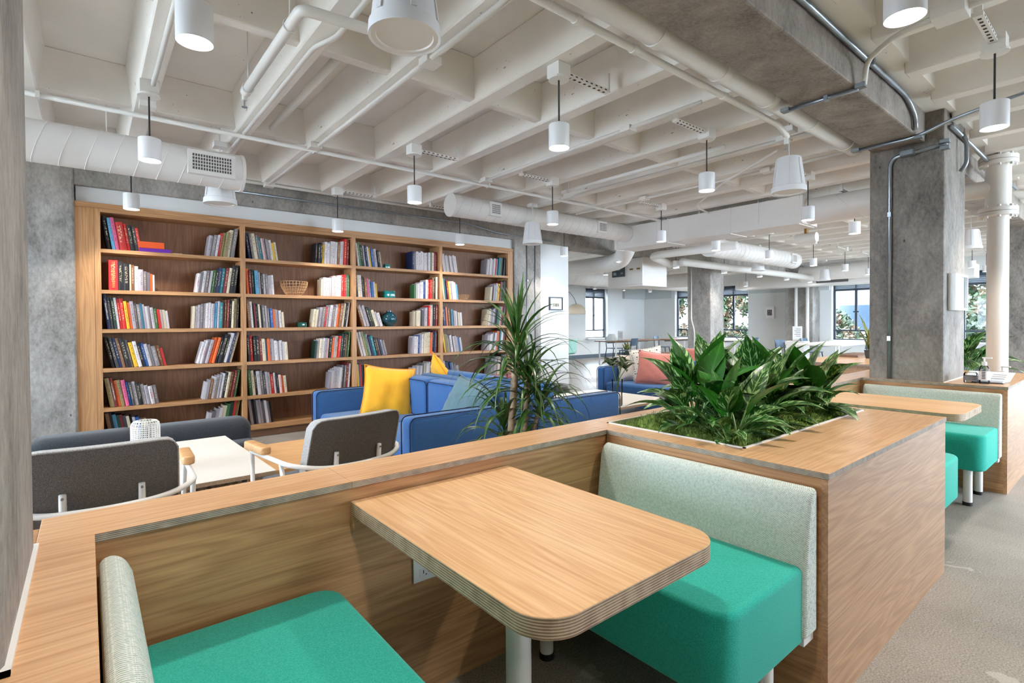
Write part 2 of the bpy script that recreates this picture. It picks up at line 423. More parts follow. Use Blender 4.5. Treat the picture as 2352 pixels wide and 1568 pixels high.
def treemat():
    m, nt, b = newmat('tree_leaf'); mp = coords(nt)
    n = N(nt, 'ShaderNodeTexNoise', i_Scale=1.6, i_Detail=3.0); L(nt, mp, 'Vector', n, 'Vector')
    rp = ramp(nt, [(.35, S(14, 32, 16)), (.5, S(34, 56, 28)), (.62, S(86, 62, 42)), (.75, S(60, 80, 60))]); L(nt, n, 'Fac', rp, 'Fac')
    L(nt, rp, 'Color', b, 'Base Color'); b.inputs['Roughness'].default_value = .6
treemat()
def floormat():
    m, nt, b = newmat('floor_concrete'); mp = coords(nt)
    n1 = N(nt, 'ShaderNodeTexNoise', i_Scale=1.3, i_Detail=6.0, i_Roughness=.6); L(nt, mp, 'Vector', n1, 'Vector')
    n2 = N(nt, 'ShaderNodeTexNoise', i_Scale=150.0, i_Detail=3.0, i_Roughness=.7); L(nt, mp, 'Vector', n2, 'Vector')
    ad = N(nt, 'ShaderNodeMath', operation='MULTIPLY_ADD', i_1=.75); L(nt, n2, 'Fac', ad, 0)
    mu = N(nt, 'ShaderNodeMath', operation='MULTIPLY', i_1=.45); L(nt, n1, 'Fac', mu, 0); L(nt, mu, 'Value', ad, 2)
    rp = ramp(nt, [(.36, S(58, 53, 50)), (.52, S(124, 118, 110)), (.78, S(182, 176, 168))]); L(nt, ad, 'Value', rp, 'Fac')
    # pale worn patches with a shape of their own
    n3 = N(nt, 'ShaderNodeTexNoise', i_Scale=5.0, i_Detail=4.0, i_Distortion=.3); L(nt, mp, 'Vector', n3, 'Vector')
    r3 = ramp(nt, [(.66, (0, 0, 0, 1)), (.675, (.45, .45, .45, 1))]); L(nt, n3, 'Fac', r3, 'Fac')
    mx = N(nt, 'ShaderNodeMix', data_type='RGBA'); nt.links.new(r3.outputs['Color'], mx.inputs[0])
    nt.links.new(rp.outputs['Color'], mx.inputs[6]); mx.inputs[7].default_value = S(206, 202, 196)
    nt.links.new(mx.outputs[2], b.inputs['Base Color'])
    rr_ = ramp(nt, [(.3, (.36, .36, .36, 1)), (.7, (.56, .56, .56, 1))]); L(nt, n1, 'Fac', rr_, 'Fac'); L(nt, rr_, 'Color', b, 'Roughness')
floormat()
def bookmat():
    """cover colour comes from the object; faint lettering bands run up the spine"""
    m, nt, b = newmat('book_cover'); tc = N(nt, 'ShaderNodeTexCoord'); oi = N(nt, 'ShaderNodeObjectInfo')
    mp = N(nt, 'ShaderNodeMapping'); L(nt, tc, 'UV', mp, 'Vector')
    cb = N(nt, 'ShaderNodeCombineXYZ'); L(nt, oi, 'Random', cb, 'X'); L(nt, oi, 'Random', cb, 'Y')
    sc = N(nt, 'ShaderNodeVectorMath', operation='SCALE'); sc.inputs['Scale'].default_value = 37.0; L(nt, cb, 'Vector', sc, 'Vector'); L(nt, sc, 'Vector', mp, 'Location')
    n = N(nt, 'ShaderNodeTexNoise', i_Scale=1.0, i_Detail=3.0); m2 = N(nt, 'ShaderNodeMapping'); m2.inputs['Scale'].default_value = (3.0, 26, 1)
    L(nt, mp, 'Vector', m2, 'Vector'); L(nt, m2, 'Vector', n, 'Vector')
    # lettering only in a middle strip of the spine (u .3-.7) where v is inside the title zone
    sp = N(nt, 'ShaderNodeSeparateXYZ'); L(nt, tc, 'UV', sp, 'Vector')
    a = N(nt, 'ShaderNodeMath', operation='COMPARE', i_1=.5, i_2=.22); L(nt, sp, 'X', a, 0)
    v = N(nt, 'ShaderNodeMath', operation='COMPARE', i_1=.58, i_2=.30); L(nt, sp, 'Y', v, 0)
    th = ramp(nt, [(.52, (0, 0, 0, 1)), (.55, (1, 1, 1, 1))]); L(nt, n, 'Fac', th, 'Fac')
    p = N(nt, 'ShaderNodeMath', operation='MULTIPLY'); L(nt, a, 'Value', p, 0); L(nt, v, 'Value', p, 1)
    q = N(nt, 'ShaderNodeMath', operation='MULTIPLY'); L(nt, p, 'Value', q, 0); L(nt, th, 'Color', q, 1)
    q2 = N(nt, 'ShaderNodeMath', operation='MULTIPLY', i_1=.7); L(nt, q, 'Value', q2, 0)
    # ink is dark on pale covers, pale on dark covers
    bw = N(nt, 'ShaderNodeRGBToBW'); L(nt, oi, 'Color', bw, 'Color')
    gt = N(nt, 'ShaderNodeMath', operation='LESS_THAN', i_1=.22); L(nt, bw, 'Val', gt, 0)
    ink = N(nt, 'ShaderNodeMix', data_type='RGBA'); nt.links.new(gt.outputs['Value'], ink.inputs[0])
    ink.inputs[6].default_value = S(60, 56, 62); ink.inputs[7].default_value = S(222, 206, 170)
    mx = N(nt, 'ShaderNodeMix', data_type='RGBA'); nt.links.new(q2.outputs['Value'], mx.inputs[0])
    nt.links.new(oi.outputs['Color'], mx.inputs[6]); nt.links.new(ink.outputs[2], mx.inputs[7])
    nt.links.new(mx.outputs[2], b.inputs['Base Color']); b.inputs['Roughness'].default_value = .5
bookmat()
def bookstuff():
    m, nt, b = newmat('book_cover_mixed'); at = N(nt, 'ShaderNodeAttribute'); at.attribute_name = 'Col'
    n = N(nt, 'ShaderNodeTexNoise', i_Scale=90.0); mx = N(nt, 'ShaderNodeMix', data_type='RGBA', blend_type='MULTIPLY'); mx.inputs[0].default_value = .35
    mp = coords(nt); L(nt, mp, 'Vector', n, 'Vector')
    nt.links.new(at.outputs['Color'], mx.inputs[6]); nt.links.new(n.outputs['Color'], mx.inputs[7])
    nt.links.new(mx.outputs[2], b.inputs['Base Color']); b.inputs['Roughness'].default_value = .5
bookstuff()
plain('page_block', S(226, 216, 198), .8, var=.1, scale=60)
def dots():
    m, nt, b = newmat('dotted_linen'); mp = coords(nt, (1, 1, 1))
    v = N(nt, 'ShaderNodeTexVoronoi', i_Scale=30.0, i_Randomness=.15); L(nt, mp, 'Vector', v, 'Vector')
    rp = ramp(nt, [(.30, S(30, 28, 30)), (.34, S(232, 222, 206))]); L(nt, v, 'Distance', rp, 'Fac')
    L(nt, rp, 'Color', b, 'Base Color'); b.inputs['Roughness'].default_value = .9
dots()
def photo(name, cols, scale):
    m, nt, b = newmat(name); mp = coords(nt); n = N(nt, 'ShaderNodeTexNoise', i_Scale=scale, i_Detail=3.0); L(nt, mp, 'Vector', n, 'Vector')
    rp = ramp(nt, [(.3+.4*i/(len(cols)-1), c) for i, c in enumerate(cols)]); L(nt, n, 'Fac', rp, 'Fac'); L(nt, rp, 'Color', b, 'Base Color')
    b.inputs['Roughness'].default_value = .3
photo('photo_field', [S(60, 62, 50), S(110, 108, 84), S(170, 166, 140)], 22)
photo('photo_sky', [S(196, 190, 176), S(226, 220, 206)], 14)
photo('photo_dark', [S(40, 44, 54), S(90, 84, 88), S(176, 132, 110)], 30)
photo('photo_blue', [S(176, 196, 208), S(214, 224, 230), S(240, 240, 240)], 6)
M = MATS

# ------------------------------------------------------------------ the setting
XB, XF, YR, YL, ZS = -5.0, 17.7, -4.6, 13.1, 3.22      # back, far, right, left planes; slab underside
struct(MB().box(-60, 90, -60, 80, -4.3, -4.2).build('ground', M['ground_pale']), 'pale ground outside the windows')
fl = struct(MB().box(XB, XF, YR, YL, -.25, 0).build('floor', M['floor_concrete']))

def wall_x(name, x0, x1, ya, yb, zt, holes, mat):       # wall in a plane of constant X with openings (y0,y1,z0,z1)
    mb = MB(); ys = ya
    for (h0, h1, z0, z1) in sorted(holes):
        if h0 > ys: mb.box(x0, x1, ys, h0, 0, zt)
        mb.box(x0, x1, h0, h1, 0, z0); mb.box(x0, x1, h0, h1, z1, zt); ys = h1
    if ys < yb: mb.box(x0, x1, ys, yb, 0, zt)
    return struct(mb.build(name, mat))
def wall_y(name, y0, y1, xa, xb, zt, holes, mat):
    mb = MB(); xs = xa
    for (h0, h1, z0, z1) in sorted(holes):
        if h0 > xs: mb.box(xs, h0, y0, y1, 0, zt)
        mb.box(h0, h1, y0, y1, 0, z0); mb.box(h0, h1, y0, y1, z1, zt); xs = h1
    if xs < xb: mb.box(xs, xb, y0, y1, 0, zt)
    return struct(mb.build(name, mat))
WZ = (.73, 2.58)
far_win = [(10.45, 11.66), (8.775, 9.98), (4.95, 6.17), (1.9, 3.1), (.2, 1.41), (-1.1, .11), (-2.4, -1.19), (-3.7, -2.49)]
left_win = [(7.1, 8.31), (9.0, 10.21), (10.7, 11.91), (14.2, 15.43)]  # first two spans are unseen, added for more daylight in the far room
right_win = [(5.8, 8.2), (8.6, 11.0), (11.4, 13.8), (14.4, 16.8)]
back_fill_win = [(2.1, 4.1), (4.5, 6.5)]  # unseen openings behind the camera, added as daylight fill along the partition
wall_x('wall_far', XF, XF+.28, YR, YL+.28, ZS, [(a, b)+WZ for a, b in far_win], M['wall_paint'])
wall_y('wall_lounge', YL, YL+.28, 6.66, XF, ZS, [(a, b)+WZ for a, b in left_win], M['wall_paint'])
wall_y('wall_right', YR-.28, YR, XB, XF+.28, ZS, [(a, b, .25, 2.85) for a, b in right_win], M['wall_paint'])
wall_x('wall_behind', XB-.28, XB, YR-.28, 7.0, ZS, [(a, b, .45, 2.75) for a, b in back_fill_win], M['wall_paint'])
struct(MB().box(XB, 5.94, 6.83, 7.05, 0, 2.66).box(-.07, 5.37, 6.56, 6.83, 2.506, 2.66).box(XB, -.70, 6.6, 6.83, 0, 2.66).build('wall_left', M['wall_paint']))
struct(MB().box(5.94, 6.66, 6.56, 6.85, 0, 2.66).box(6.46, 6.66, 6.85, YL, 0, ZS).box(6.66, 6.661, 6.6, 6.61, 0, .01).build('wall_picture', M['wall_paint']))
struct(MB().box(XF-.018, XF, .2, YL, 0, .13).build('baseboard_far', M['baseboard_grey']))
struct(MB().box(6.66, XF, YL-.018, YL, 0, .13).build('baseboard_lounge', M['baseboard_grey']))
# boxed-out upper band on the far wall and the shallow ledge line below it
struct(MB().box(XF-.10, XF, 6.2, 8.7, 2.26, 2.6).box(XF-.10, XF, 11.75, YL-.05, 2.24, 2.9).build('trim_1', M['grey_panel']), 'boxed out upper band of the far wall')
struct(MB().box(16.3, XF, YL-.12, YL, 2.24, 2.9).build('trim_2', M['grey_panel']), 'boxed out upper band in the far corner')

# columns and beams
cols = [(-.70, -.10, 1.03, 1.59), (5.31, 6.05, 1.04, 1.555), (11.3, 11.9, 1.0, 1.56), (-.70, -.08, 6.492, 7.1),
        (5.365, 5.94, 6.492, 7.1), (11.3, 11.9, 6.492, 7.1), (17.15, 17.7, 6.492, 7.3), (11.3, 11.9, 12.5, 13.1)]
col_lab = ['grey concrete column beside the near teal bench', 'grey concrete column standing in the far booth counter, wrapped in conduit', 'grey concrete column behind the white pipe riser',
           'grey concrete column at the end panel of the bookcase', 'concrete column with two thin conduits beside the bookcase', 'free-standing pale concrete column in front of the far windows',
           'rough concrete pier between the far windows', 'concrete column against the far lounge wall']
for (a, b, c, d), lb in zip(cols, col_lab):
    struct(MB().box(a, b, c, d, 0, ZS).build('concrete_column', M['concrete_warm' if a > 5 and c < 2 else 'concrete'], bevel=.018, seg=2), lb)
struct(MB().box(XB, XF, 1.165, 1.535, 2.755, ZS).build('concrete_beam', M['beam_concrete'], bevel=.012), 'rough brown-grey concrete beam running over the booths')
struct(MB().box(XB, XF, 6.5, 6.95, 2.655, ZS).build('concrete_beam', M['concrete'], bevel=.012), 'grey concrete beam running above the bookcase')
struct(MB().box(6.66, XF, 12.6, YL, 2.75, ZS).build('concrete_beam', M['concrete'], bevel=.012), 'grey concrete beam along the far lounge wall')

# ceiling: slab, ribs along Y, bridging along X
ceil = struct(MB().box(XB, XF, YR, YL, ZS, ZS+.2).build('ceiling', M['ceiling_paint']))
RX = [-4.92, -4.27, -3.62, -2.97, -2.32, -1.67, -1.02, -.37, .285, .985, 1.56, 2.225, 2.88, 3.525] + [4.18+.65*i for i in range(21)]
ZR = 2.92
def rib_mesh(y0, y1):
    b, t = .062, .105; e = .10
    vs = []
    for y, ye in ((y0, y0+e), (y1, y1-e)):
        vs += [(-b, y, ZR-2.92), (b, y, ZR-2.92), (t, y, ZS-ZR), (-t, y, ZS-ZR)]
    return MB().add(vs, [(0, 1, 2, 3), (7, 6, 5, 4), (0, 4, 5, 1), (1, 5, 6, 2), (2, 6, 7, 3), (3, 7, 4, 0)]).mesh('ceiling_rib', M['rib_paint'], bevel=.008, seg=1)
for (y0, y1) in ((YR, 1.03), (1.535, 6.5), (6.95, 12.6)):
    me = rib_mesh(y0, y1)
    for x in RX:
        if y0 > 6 and x < 6.6: continue
        obj('ceiling_rib', me, ceil, loc=(x+.065, 0, ZR), world=False)
def bridge(y, x0, x1):
    MB().add([(x0, y, ZR+.025), (x0, y+.075, ZR+.025), (x0, y+.13, ZS), (x0, y-.05, ZS), (x1, y, ZR+.025), (x1, y+.075, ZR+.025), (x1, y+.13, ZS), (x1, y-.05, ZS)],
             [(0, 1, 2, 3), (7, 6, 5, 4), (0, 4, 5, 1), (1, 5, 6, 2), (2, 6, 7, 3), (3, 7, 4, 0)]).build('bridging_rib', M['rib_paint'], ceil, bevel=.006, seg=1)
for y in (-3.9, -2.25, -.6, 3.14, 4.84): bridge(y, XB, XF)
for y in (8.6, 10.3): bridge(y, 6.66, XF)
MB().box(XB, XF, 1.0, 1.165, 2.99, ZS).box(XB, XF, 1.535, 1.62, 2.98, ZS).box(XB, XF, 6.38, 6.5, 2.93, ZS).build('solid_head', M['rib_paint'], ceil)

# windows: one built in local coordinates (width along local x, outside = +y), then copied
def window_unit(w, z0, z1, louver=True):
    root = bpy.data.objects.new('window_1', None); col.objects.link(root); root['kind'] = 'structure'
    fr = MB(); t = .05
    ztop = z1-.36 if louver else z1
    fr.box(-w/2, -w/2+t, 0, .06, z0, z1).box(w/2-t, w/2, 0, .06, z0, z1).box(-w/2, w/2, 0, .06, z0, z0+t*.6).box(-w/2, w/2, 0, .06, z1-t, z1)
    fr.box(-w/2, w/2, 0, .06, ztop, ztop+t)
    fr.build('window_frame', M['dark_frame'], root)
    MB().box(-.03, .03, -.01, .06, z0+.30, ztop).box(-.07, -.03, -.02, .01, 1.56, 1.60).box(.03, .07, -.02, .01, 1.56, 1.60).build('mullion', M['dark_frame'], root)
    MB().box(-w/2, w/2, -.01, .06, z0+.26, z0+.31).build('transom', M['dark_frame'], root)
    for x0, x1, a, b in ((-w/2+t, -.03, z0+.31, ztop), (.03, w/2-t, z0+.31, ztop), (-w/2+t, w/2-t, z0+.03, z0+.26)):
        MB().box(x0, x1, .026, .032, a, b).build('pane', M['window_glass'], root)
    if louver:
        MB().box(-.02, .02, -.03, .03, ztop+t, z1-t).build('louver_post', M['louver_grey'], root)
        me = MB().box(-w/2+t, w/2-t, -.045, .035, -.006, .006).mesh('louver_slat', M['louver_grey'])
        n = 6
        for k in range(n):
            obj('louver_slat', me, root, loc=(0, 0, ztop+t+.03+(z1-ztop-2*t-.04)*k/(n-1)), rot=(R(38), 0, 0), world=False)
    MB().box(-w/2-.03, w/2+.03, -.30, .0, z0-.035, z0).build('window_sill', M['white_paint'], root)
    return root
wn = [1]
def put_windows(spans, place, proto):
    for a, b in spans:
        o = proto if 'used' not in proto.keys() else dup(proto, (0, 0, 0)); o['used'] = 1
        o.name = 'window_%d' % wn[0]; wn[0] += 1
        place(o, (a+b)/2)
pw = window_unit(1.21, *WZ)
def pf(o, c): o.location = (XF+.16, c, 0); o.rotation_euler = (0, 0, R(-90))
def pl(o, c): o.location = (c, YL+.16, 0); o.rotation_euler = (0, 0, 0)
put_windows([s for s in far_win], pf, pw); put_windows(left_win, pl, pw)
pw2 = window_unit(2.4, .25, 2.85, False)
def prr(o, c): o.location = (c, YR-.12, 0); o.rotation_euler = (0, 0, R(180))
put_windows(right_win, prr, pw2)
pw3 = window_unit(2.0, .45, 2.75, False)
def pb(o, c): o.location = (XB-.12, c, 0); o.rotation_euler = (0, 0, R(90))
put_windows(back_fill_win, pb, pw3)
for o in list(bpy.data.objects):
    if 'used' in o.keys(): del o['used']
# light portals in the big off-camera windows guide the daylight sampling (they add no light of their own)
for (a, b) in right_win:
    ld = bpy.data.lights.new('window_portal', 'AREA'); ld.shape = 'RECTANGLE'; ld.size = b-a; ld.size_y = 2.3; ld.cycles.is_portal = True
    lo = bpy.data.objects.new('window_portal', ld); col.objects.link(lo); lo.location = ((a+b)/2, YR-.05, 1.6); lo.rotation_euler = (R(90), 0, 0)
for (a, b) in back_fill_win:
    ld = bpy.data.lights.new('window_portal', 'AREA'); ld.shape = 'RECTANGLE'; ld.size = b-a; ld.size_y = 2.3; ld.cycles.is_portal = True
    lo = bpy.data.objects.new('window_portal', ld); col.objects.link(lo); lo.location = (XB-.05, (a+b)/2, 1.6); lo.rotation_euler = (R(90), 0, R(-90))
for (a, b) in far_win:
    ld = bpy.data.lights.new('window_portal', 'AREA'); ld.shape = 'RECTANGLE'; ld.size = b-a; ld.size_y = 1.85; ld.cycles.is_portal = True
    lo = bpy.data.objects.new('window_portal', ld); col.objects.link(lo); lo.location = (XF+.24, (a+b)/2, 1.655); lo.rotation_euler = (R(90), 0, R(90))
for (a, b) in left_win:
    ld = bpy.data.lights.new('window_portal', 'AREA'); ld.shape = 'RECTANGLE'; ld.size = b-a; ld.size_y = 1.85; ld.cycles.is_portal = True
    lo = bpy.data.objects.new('window_portal', ld); col.objects.link(lo); lo.location = ((a+b)/2, YL+.24, 1.655); lo.rotation_euler = (R(90), 0, R(180))
# ------------------------------------------------------------------ booths
TOP, CT = .802, .022
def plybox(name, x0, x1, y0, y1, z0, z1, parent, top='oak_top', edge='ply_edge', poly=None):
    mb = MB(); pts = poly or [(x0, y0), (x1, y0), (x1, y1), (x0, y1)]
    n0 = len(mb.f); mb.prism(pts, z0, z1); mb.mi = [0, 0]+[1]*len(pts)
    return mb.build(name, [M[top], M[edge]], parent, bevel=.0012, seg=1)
# long partition behind both booths
pt = thing('booth_partition', 'long low oak partition with plywood-edged cap between booths and lounge', 'partition', (1.0, 1.7, 0))
for a, b in ((-2.2, 1.868), (3.423, 5.285)): MB().box(a, b, 1.60, 1.80, 0, TOP-CT).build('panel', M['oak_panel'], pt)
for a, b in ((-2.2, -.702), (-.098, .642), (.643, 1.868)):
    plybox('cap', a, b, 1.594 if a > 0 else 1.594, 1.806, TOP-CT, TOP, pt)
plybox('cap', 3.423, 5.285, 1.594, 1.806, TOP-CT, TOP, pt)
# end counter around the near column
ec = thing('end_counter', 'oak counter top wrapped around the near concrete column', 'counter', (-.6, 1.2, 0))
plybox('top', 0, 0, 0, 0, TOP-CT, TOP, ec, poly=[(-2.2, .657), (.007, .657), (.007, 1.594), (-.098, 1.594), (-.098, 1.028), (-.702, 1.028), (-.702, 1.594), (-2.2, 1.594)])
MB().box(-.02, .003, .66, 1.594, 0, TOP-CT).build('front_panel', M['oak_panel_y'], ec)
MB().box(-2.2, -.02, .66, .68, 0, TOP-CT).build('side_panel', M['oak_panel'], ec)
MB().box(-.105, -.092, 1.022, 1.594, TOP-.004, TOP+.006).box(-.702, -.092, 1.022, 1.031, TOP-.004, TOP+.006).build('caulk_line', M['white_paint'], ec)
# planter counter
pc = thing('planter_counter', 'oak planter counter full of broad leafed plants between the booths', 'planter', (2.65, 1.2, 0))
HX0, HX1, HY0, HY1 = 1.992, 3.357, 1.0, 1.70
mbx = [(1.868, HX0, .657, 1.806), (HX1, 3.423, .657, 1.806), (HX0, HX1, .657, HY0), (HX0, HX1, HY1, 1.806)]
for q in mbx: plybox('top', *q, TOP-CT, TOP, pc)
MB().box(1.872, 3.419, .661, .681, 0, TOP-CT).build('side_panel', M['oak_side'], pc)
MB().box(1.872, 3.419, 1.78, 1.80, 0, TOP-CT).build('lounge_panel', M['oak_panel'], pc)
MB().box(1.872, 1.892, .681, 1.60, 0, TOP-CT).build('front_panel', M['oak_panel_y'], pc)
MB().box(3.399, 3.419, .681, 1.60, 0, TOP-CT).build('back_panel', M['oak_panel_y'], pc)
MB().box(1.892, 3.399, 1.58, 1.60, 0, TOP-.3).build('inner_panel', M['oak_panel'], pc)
tr = MB()
for (a, b, c, d) in ((HX0, HX1, HY0, HY0+.010), (HX0, HX1, HY1-.010, HY1), (HX0, HX0+.010, HY0, HY1), (HX1-.010, HX1, HY0, HY1)): tr.box(a, b, c, d, TOP-.16, TOP+.004)
tr.box(HX0, HX1, HY0, HY1, TOP-.17, TOP-.16)
tr.build('planter_tray', M['white_metal'], pc)
MB().box(HX0+.011, HX1-.011, HY0+.011, HY1-.011, TOP-.159, TOP-.055).build('soil', M['soil'], pc)
# counter around the far column
c2 = thing('end_counter', 'oak counter top wrapped around the far conduit-clad column', 'counter', (5.9, 1.2, 0))
for q in ((5.285, 5.309, .657, 1.806), (5.309, 6.052, .657, 1.038), (5.309, 6.052, 1.557, 1.806), (6.052, 6.75, .657, 1.806)): plybox('top', *q, TOP-CT, TOP, c2)
MB().box(5.289, 5.306, .681, 1.60, 0, TOP-CT).build('front_panel', M['oak_panel_y'], c2)
MB().box(5.289, 6.746, .661, .681, 0, TOP-CT).build('side_panel', M['oak_side'], c2)
MB().box(6.726, 6.746, .681, 1.80, 0, TOP-CT).build('back_panel', M['oak_panel_y'], c2)
MB().box(5.306, 6.055, 1.030, 1.0395, TOP-.004, TOP+.006).build('caulk_line', M['white_paint'], c2)
c3 = thing('booth_counter', 'low oak and white counter beyond the far booth with an open shelf', 'counter', (7.4, 2.4, 0))
plybox('top', 6.9, 9.4, 1.95, 2.9, TOP-CT, TOP, c3); MB().box(6.92, 9.38, 1.97, 2.88, 0, TOP-CT).build('body', M['oak_panel'], c3)
MB().box(8.1, 8.9, 2.5, 2.8, TOP, TOP+.03).build('tray', M['walnut'], c3)

# benches -------------------------------------------------------------
def bench(label, xb, d, y0=.70, y1=1.575):
    """xb = plane of the back, d = facing direction along X"""
    t = thing('booth_bench', label, 'bench', (xb+d*.28, (y0+y1)/2, 0), 0, 'teal booth benches')
    X = lambda a: xb+d*a
    # seat: slightly crowned cushion with rounded front corners
    s0, s1 = .085, .57; pts = rounded(min(X(s0), X(s1)), max(X(s0), X(s1)), y0, y1, (.02, .075, .075, .02) if d > 0 else (.075, .02, .02, .075), 6)
    MB().prism(pts, .255, .508).build('seat_cushion', M['teal_felt'], t, bevel=.028, seg=4, smooth=True)
    sq = rounded(min(X(s0), X(s1))+.009, max(X(s0), X(s1))-.009, y0+.009, y1-.009, (.02, .07, .07, .02) if d > 0 else (.07, .02, .02, .07), 6)
    MB().tube([(px_, py_, .4995) for px_, py_ in sq], .0013, 4, closed=True).build('seam', M['teal_seam'], t)
    # backrest: wedge, thicker at the bottom
    def prof(a, z): return (X(a), z)
    P = [(.006, .275), (.105, .275), (.098, .50), (.070, .705), (.055, .740), (.030, .755), (.006, .745)]
    n = len(P); vs = [(X(a), y0-.012, z) for a, z in P]+[(X(a), y1-.0, z) for a, z in P]
    mb = MB().add(vs, [tuple(range(n)), tuple(range(2*n-1, n-1, -1))]+[(i, (i+1) % n, (i+1) % n+n, i+n) for i in range(n)])
    b = mb.build('backrest', M['weave_sage'], t, bevel=.016, seg=3, smooth=True)
    MB().tube([(X(.088), y0+.004, .30), (X(.090), y0+.004, .50), (X(.064), y0+.004, .69)], .0022, 6).build('seam', M['weave_sage'], b)
    for a in (.14, .50):
        for y in (y0+.10, y1-.10):
            lg = MB().cyl((X(a), y, .022), (X(a), y, .256), .026, 16).build('leg', M['white_metal'], t, smooth=True)
            MB().cyl((X(a), y, 0), (X(a), y, .024), .029, 16).build('foot', M['black_rubber'], lg, smooth=True)
    for y in (y0+.0, y1-.05): MB().box(min(X(.012), X(.085)), max(X(.012), X(.085)), y, y+.045, .245, .275).build('bracket', M['white_metal'], t)
    return t
bench('teal booth bench backed onto the near column counter', .007, 1)
bench('teal booth bench with sage backrest against the planter front', 1.868, -1)
bench('teal booth bench half hidden behind the planter counter', 3.423, 1)
bench('teal booth bench with sage backrest below the far column', 5.285, -1)

# tables --------------------------------------------------------------
def booth_table(label, x0, x1, lx, ly):
    t = thing('booth_table', label, 'table', ((x0+x1)/2, 1.15, 0), 0, 'oak booth tables')
    pts = rounded(x0, x1, .692, 1.590, (.095, .095, 0, 0), 12)
    mb = MB().prism(pts, .697, .742); mb.mi = [0, 0]+[1]*len(pts)
    mb.build('tabletop', [M['oak_table'], M['ply_table']], t, bevel=.0015, seg=1)
    lg = MB().cyl((lx, ly, .02), (lx, ly, .697), .037, 24).build('leg', M['white_metal'], t, smooth=True)
    MB().cyl((lx, ly, 0), (lx, ly, .021), .04, 24).build('foot', M['black_rubber'], lg, smooth=True)
    MB().box(x0+.0, x1-.0, 1.5725, 1.5985, .655, .6965).build('wall_cleat', M['oak_panel'], t)
    return t
booth_table('oak plywood-edged booth table with rounded corners between the near benches', .636, 1.272, .953, 1.147)
booth_table('oak booth table in front of the far sage backrest', 3.98, 4.62, 4.30, 1.15)

ot = thing('wall_outlet', 'white double wall outlet on the partition below the near table', 'outlet', (.905, 1.598, .46))
MB().box(.857, .953, 1.593, 1.5995, .405, .516).build('cover_plate', M['white_metal'], ot, bevel=.002)
for z in (.475, .436):
    r_ = MB().box(.880, .930, 1.5915, 1.5935, z-.015, z+.015).build('receptacle', M['white_satin'], ot)
    MB().box(.893, .896, 1.5908, 1.5918, z-.004, z+.007).box(.914, .917, 1.5908, 1.5918, z-.004, z+.007).box(.903, .907, 1.5908, 1.5918, z-.011, z-.007).build('slot', M['slot_dark'], r_)

# ------------------------------------------------------------------ planter planting
def moss_bed():
    mb = MB(); rg = random.Random(3)
    nx, ny = 70, 36; hx = [[0]*(nx+1) for _ in range(ny+1)]
    for j in range(ny+1):
        for i in range(nx+1):
            e = min(i, nx-i, j, ny-j); hx[j][i] = .012+min(e, 4)*.006+rg.random()*.016+.018*math.sin(i*.33)*math.sin(j*.5+1)
    def f(u, v):
        return (HX0+.012+(HX1-HX0-.024)*u, HY0+.012+(HY1-HY0-.024)*v, TOP-.045+hx[round(v*ny)][round(u*nx)])
    mb.grid(f, nx, ny)
    for k in range(9000):       # curly strands
        u, v = rg.random(), rg.random()
        x, y, z = f(round(u*nx)/nx, round(v*ny)/ny); x += rg.uniform(-.01, .01); y += rg.uniform(-.01, .01)
        x = min(max(x, HX0+.02), HX1-.02); y = min(max(y, HY0+.02), HY1-.02)
        a = rg.uniform(0, 6.28); l = rg.uniform(.012, .03); w_ = .0011
        dx, dy = math.cos(a), math.sin(a); px, py = -dy*w_, dx*w_
        b = a+rg.uniform(-1.5, 1.5); h = rg.uniform(.006, .024)
        p1 = (x+dx*l*.5, y+dy*l*.5, z+h); p2 = (x+dx*l*.5+math.cos(b)*l*.6, y+dy*l*.5+math.sin(b)*l*.6, z+h*rg.uniform(.2, .9))
        mb.add([(x-px, y-py, z-.004), (x+px, y+py, z-.004), (p1[0]+px, p1[1]+py, p1[2]), (p1[0]-px, p1[1]-py, p1[2]), (p2[0], p2[1], p2[2])], [(0, 1, 2, 3), (3, 2, 4)])
    o = mb.build('moss', M['moss'], fix=False)
    tag(o, 'curly green moss covering the soil of the planter', 'moss', kind='stuff')
moss_bed()

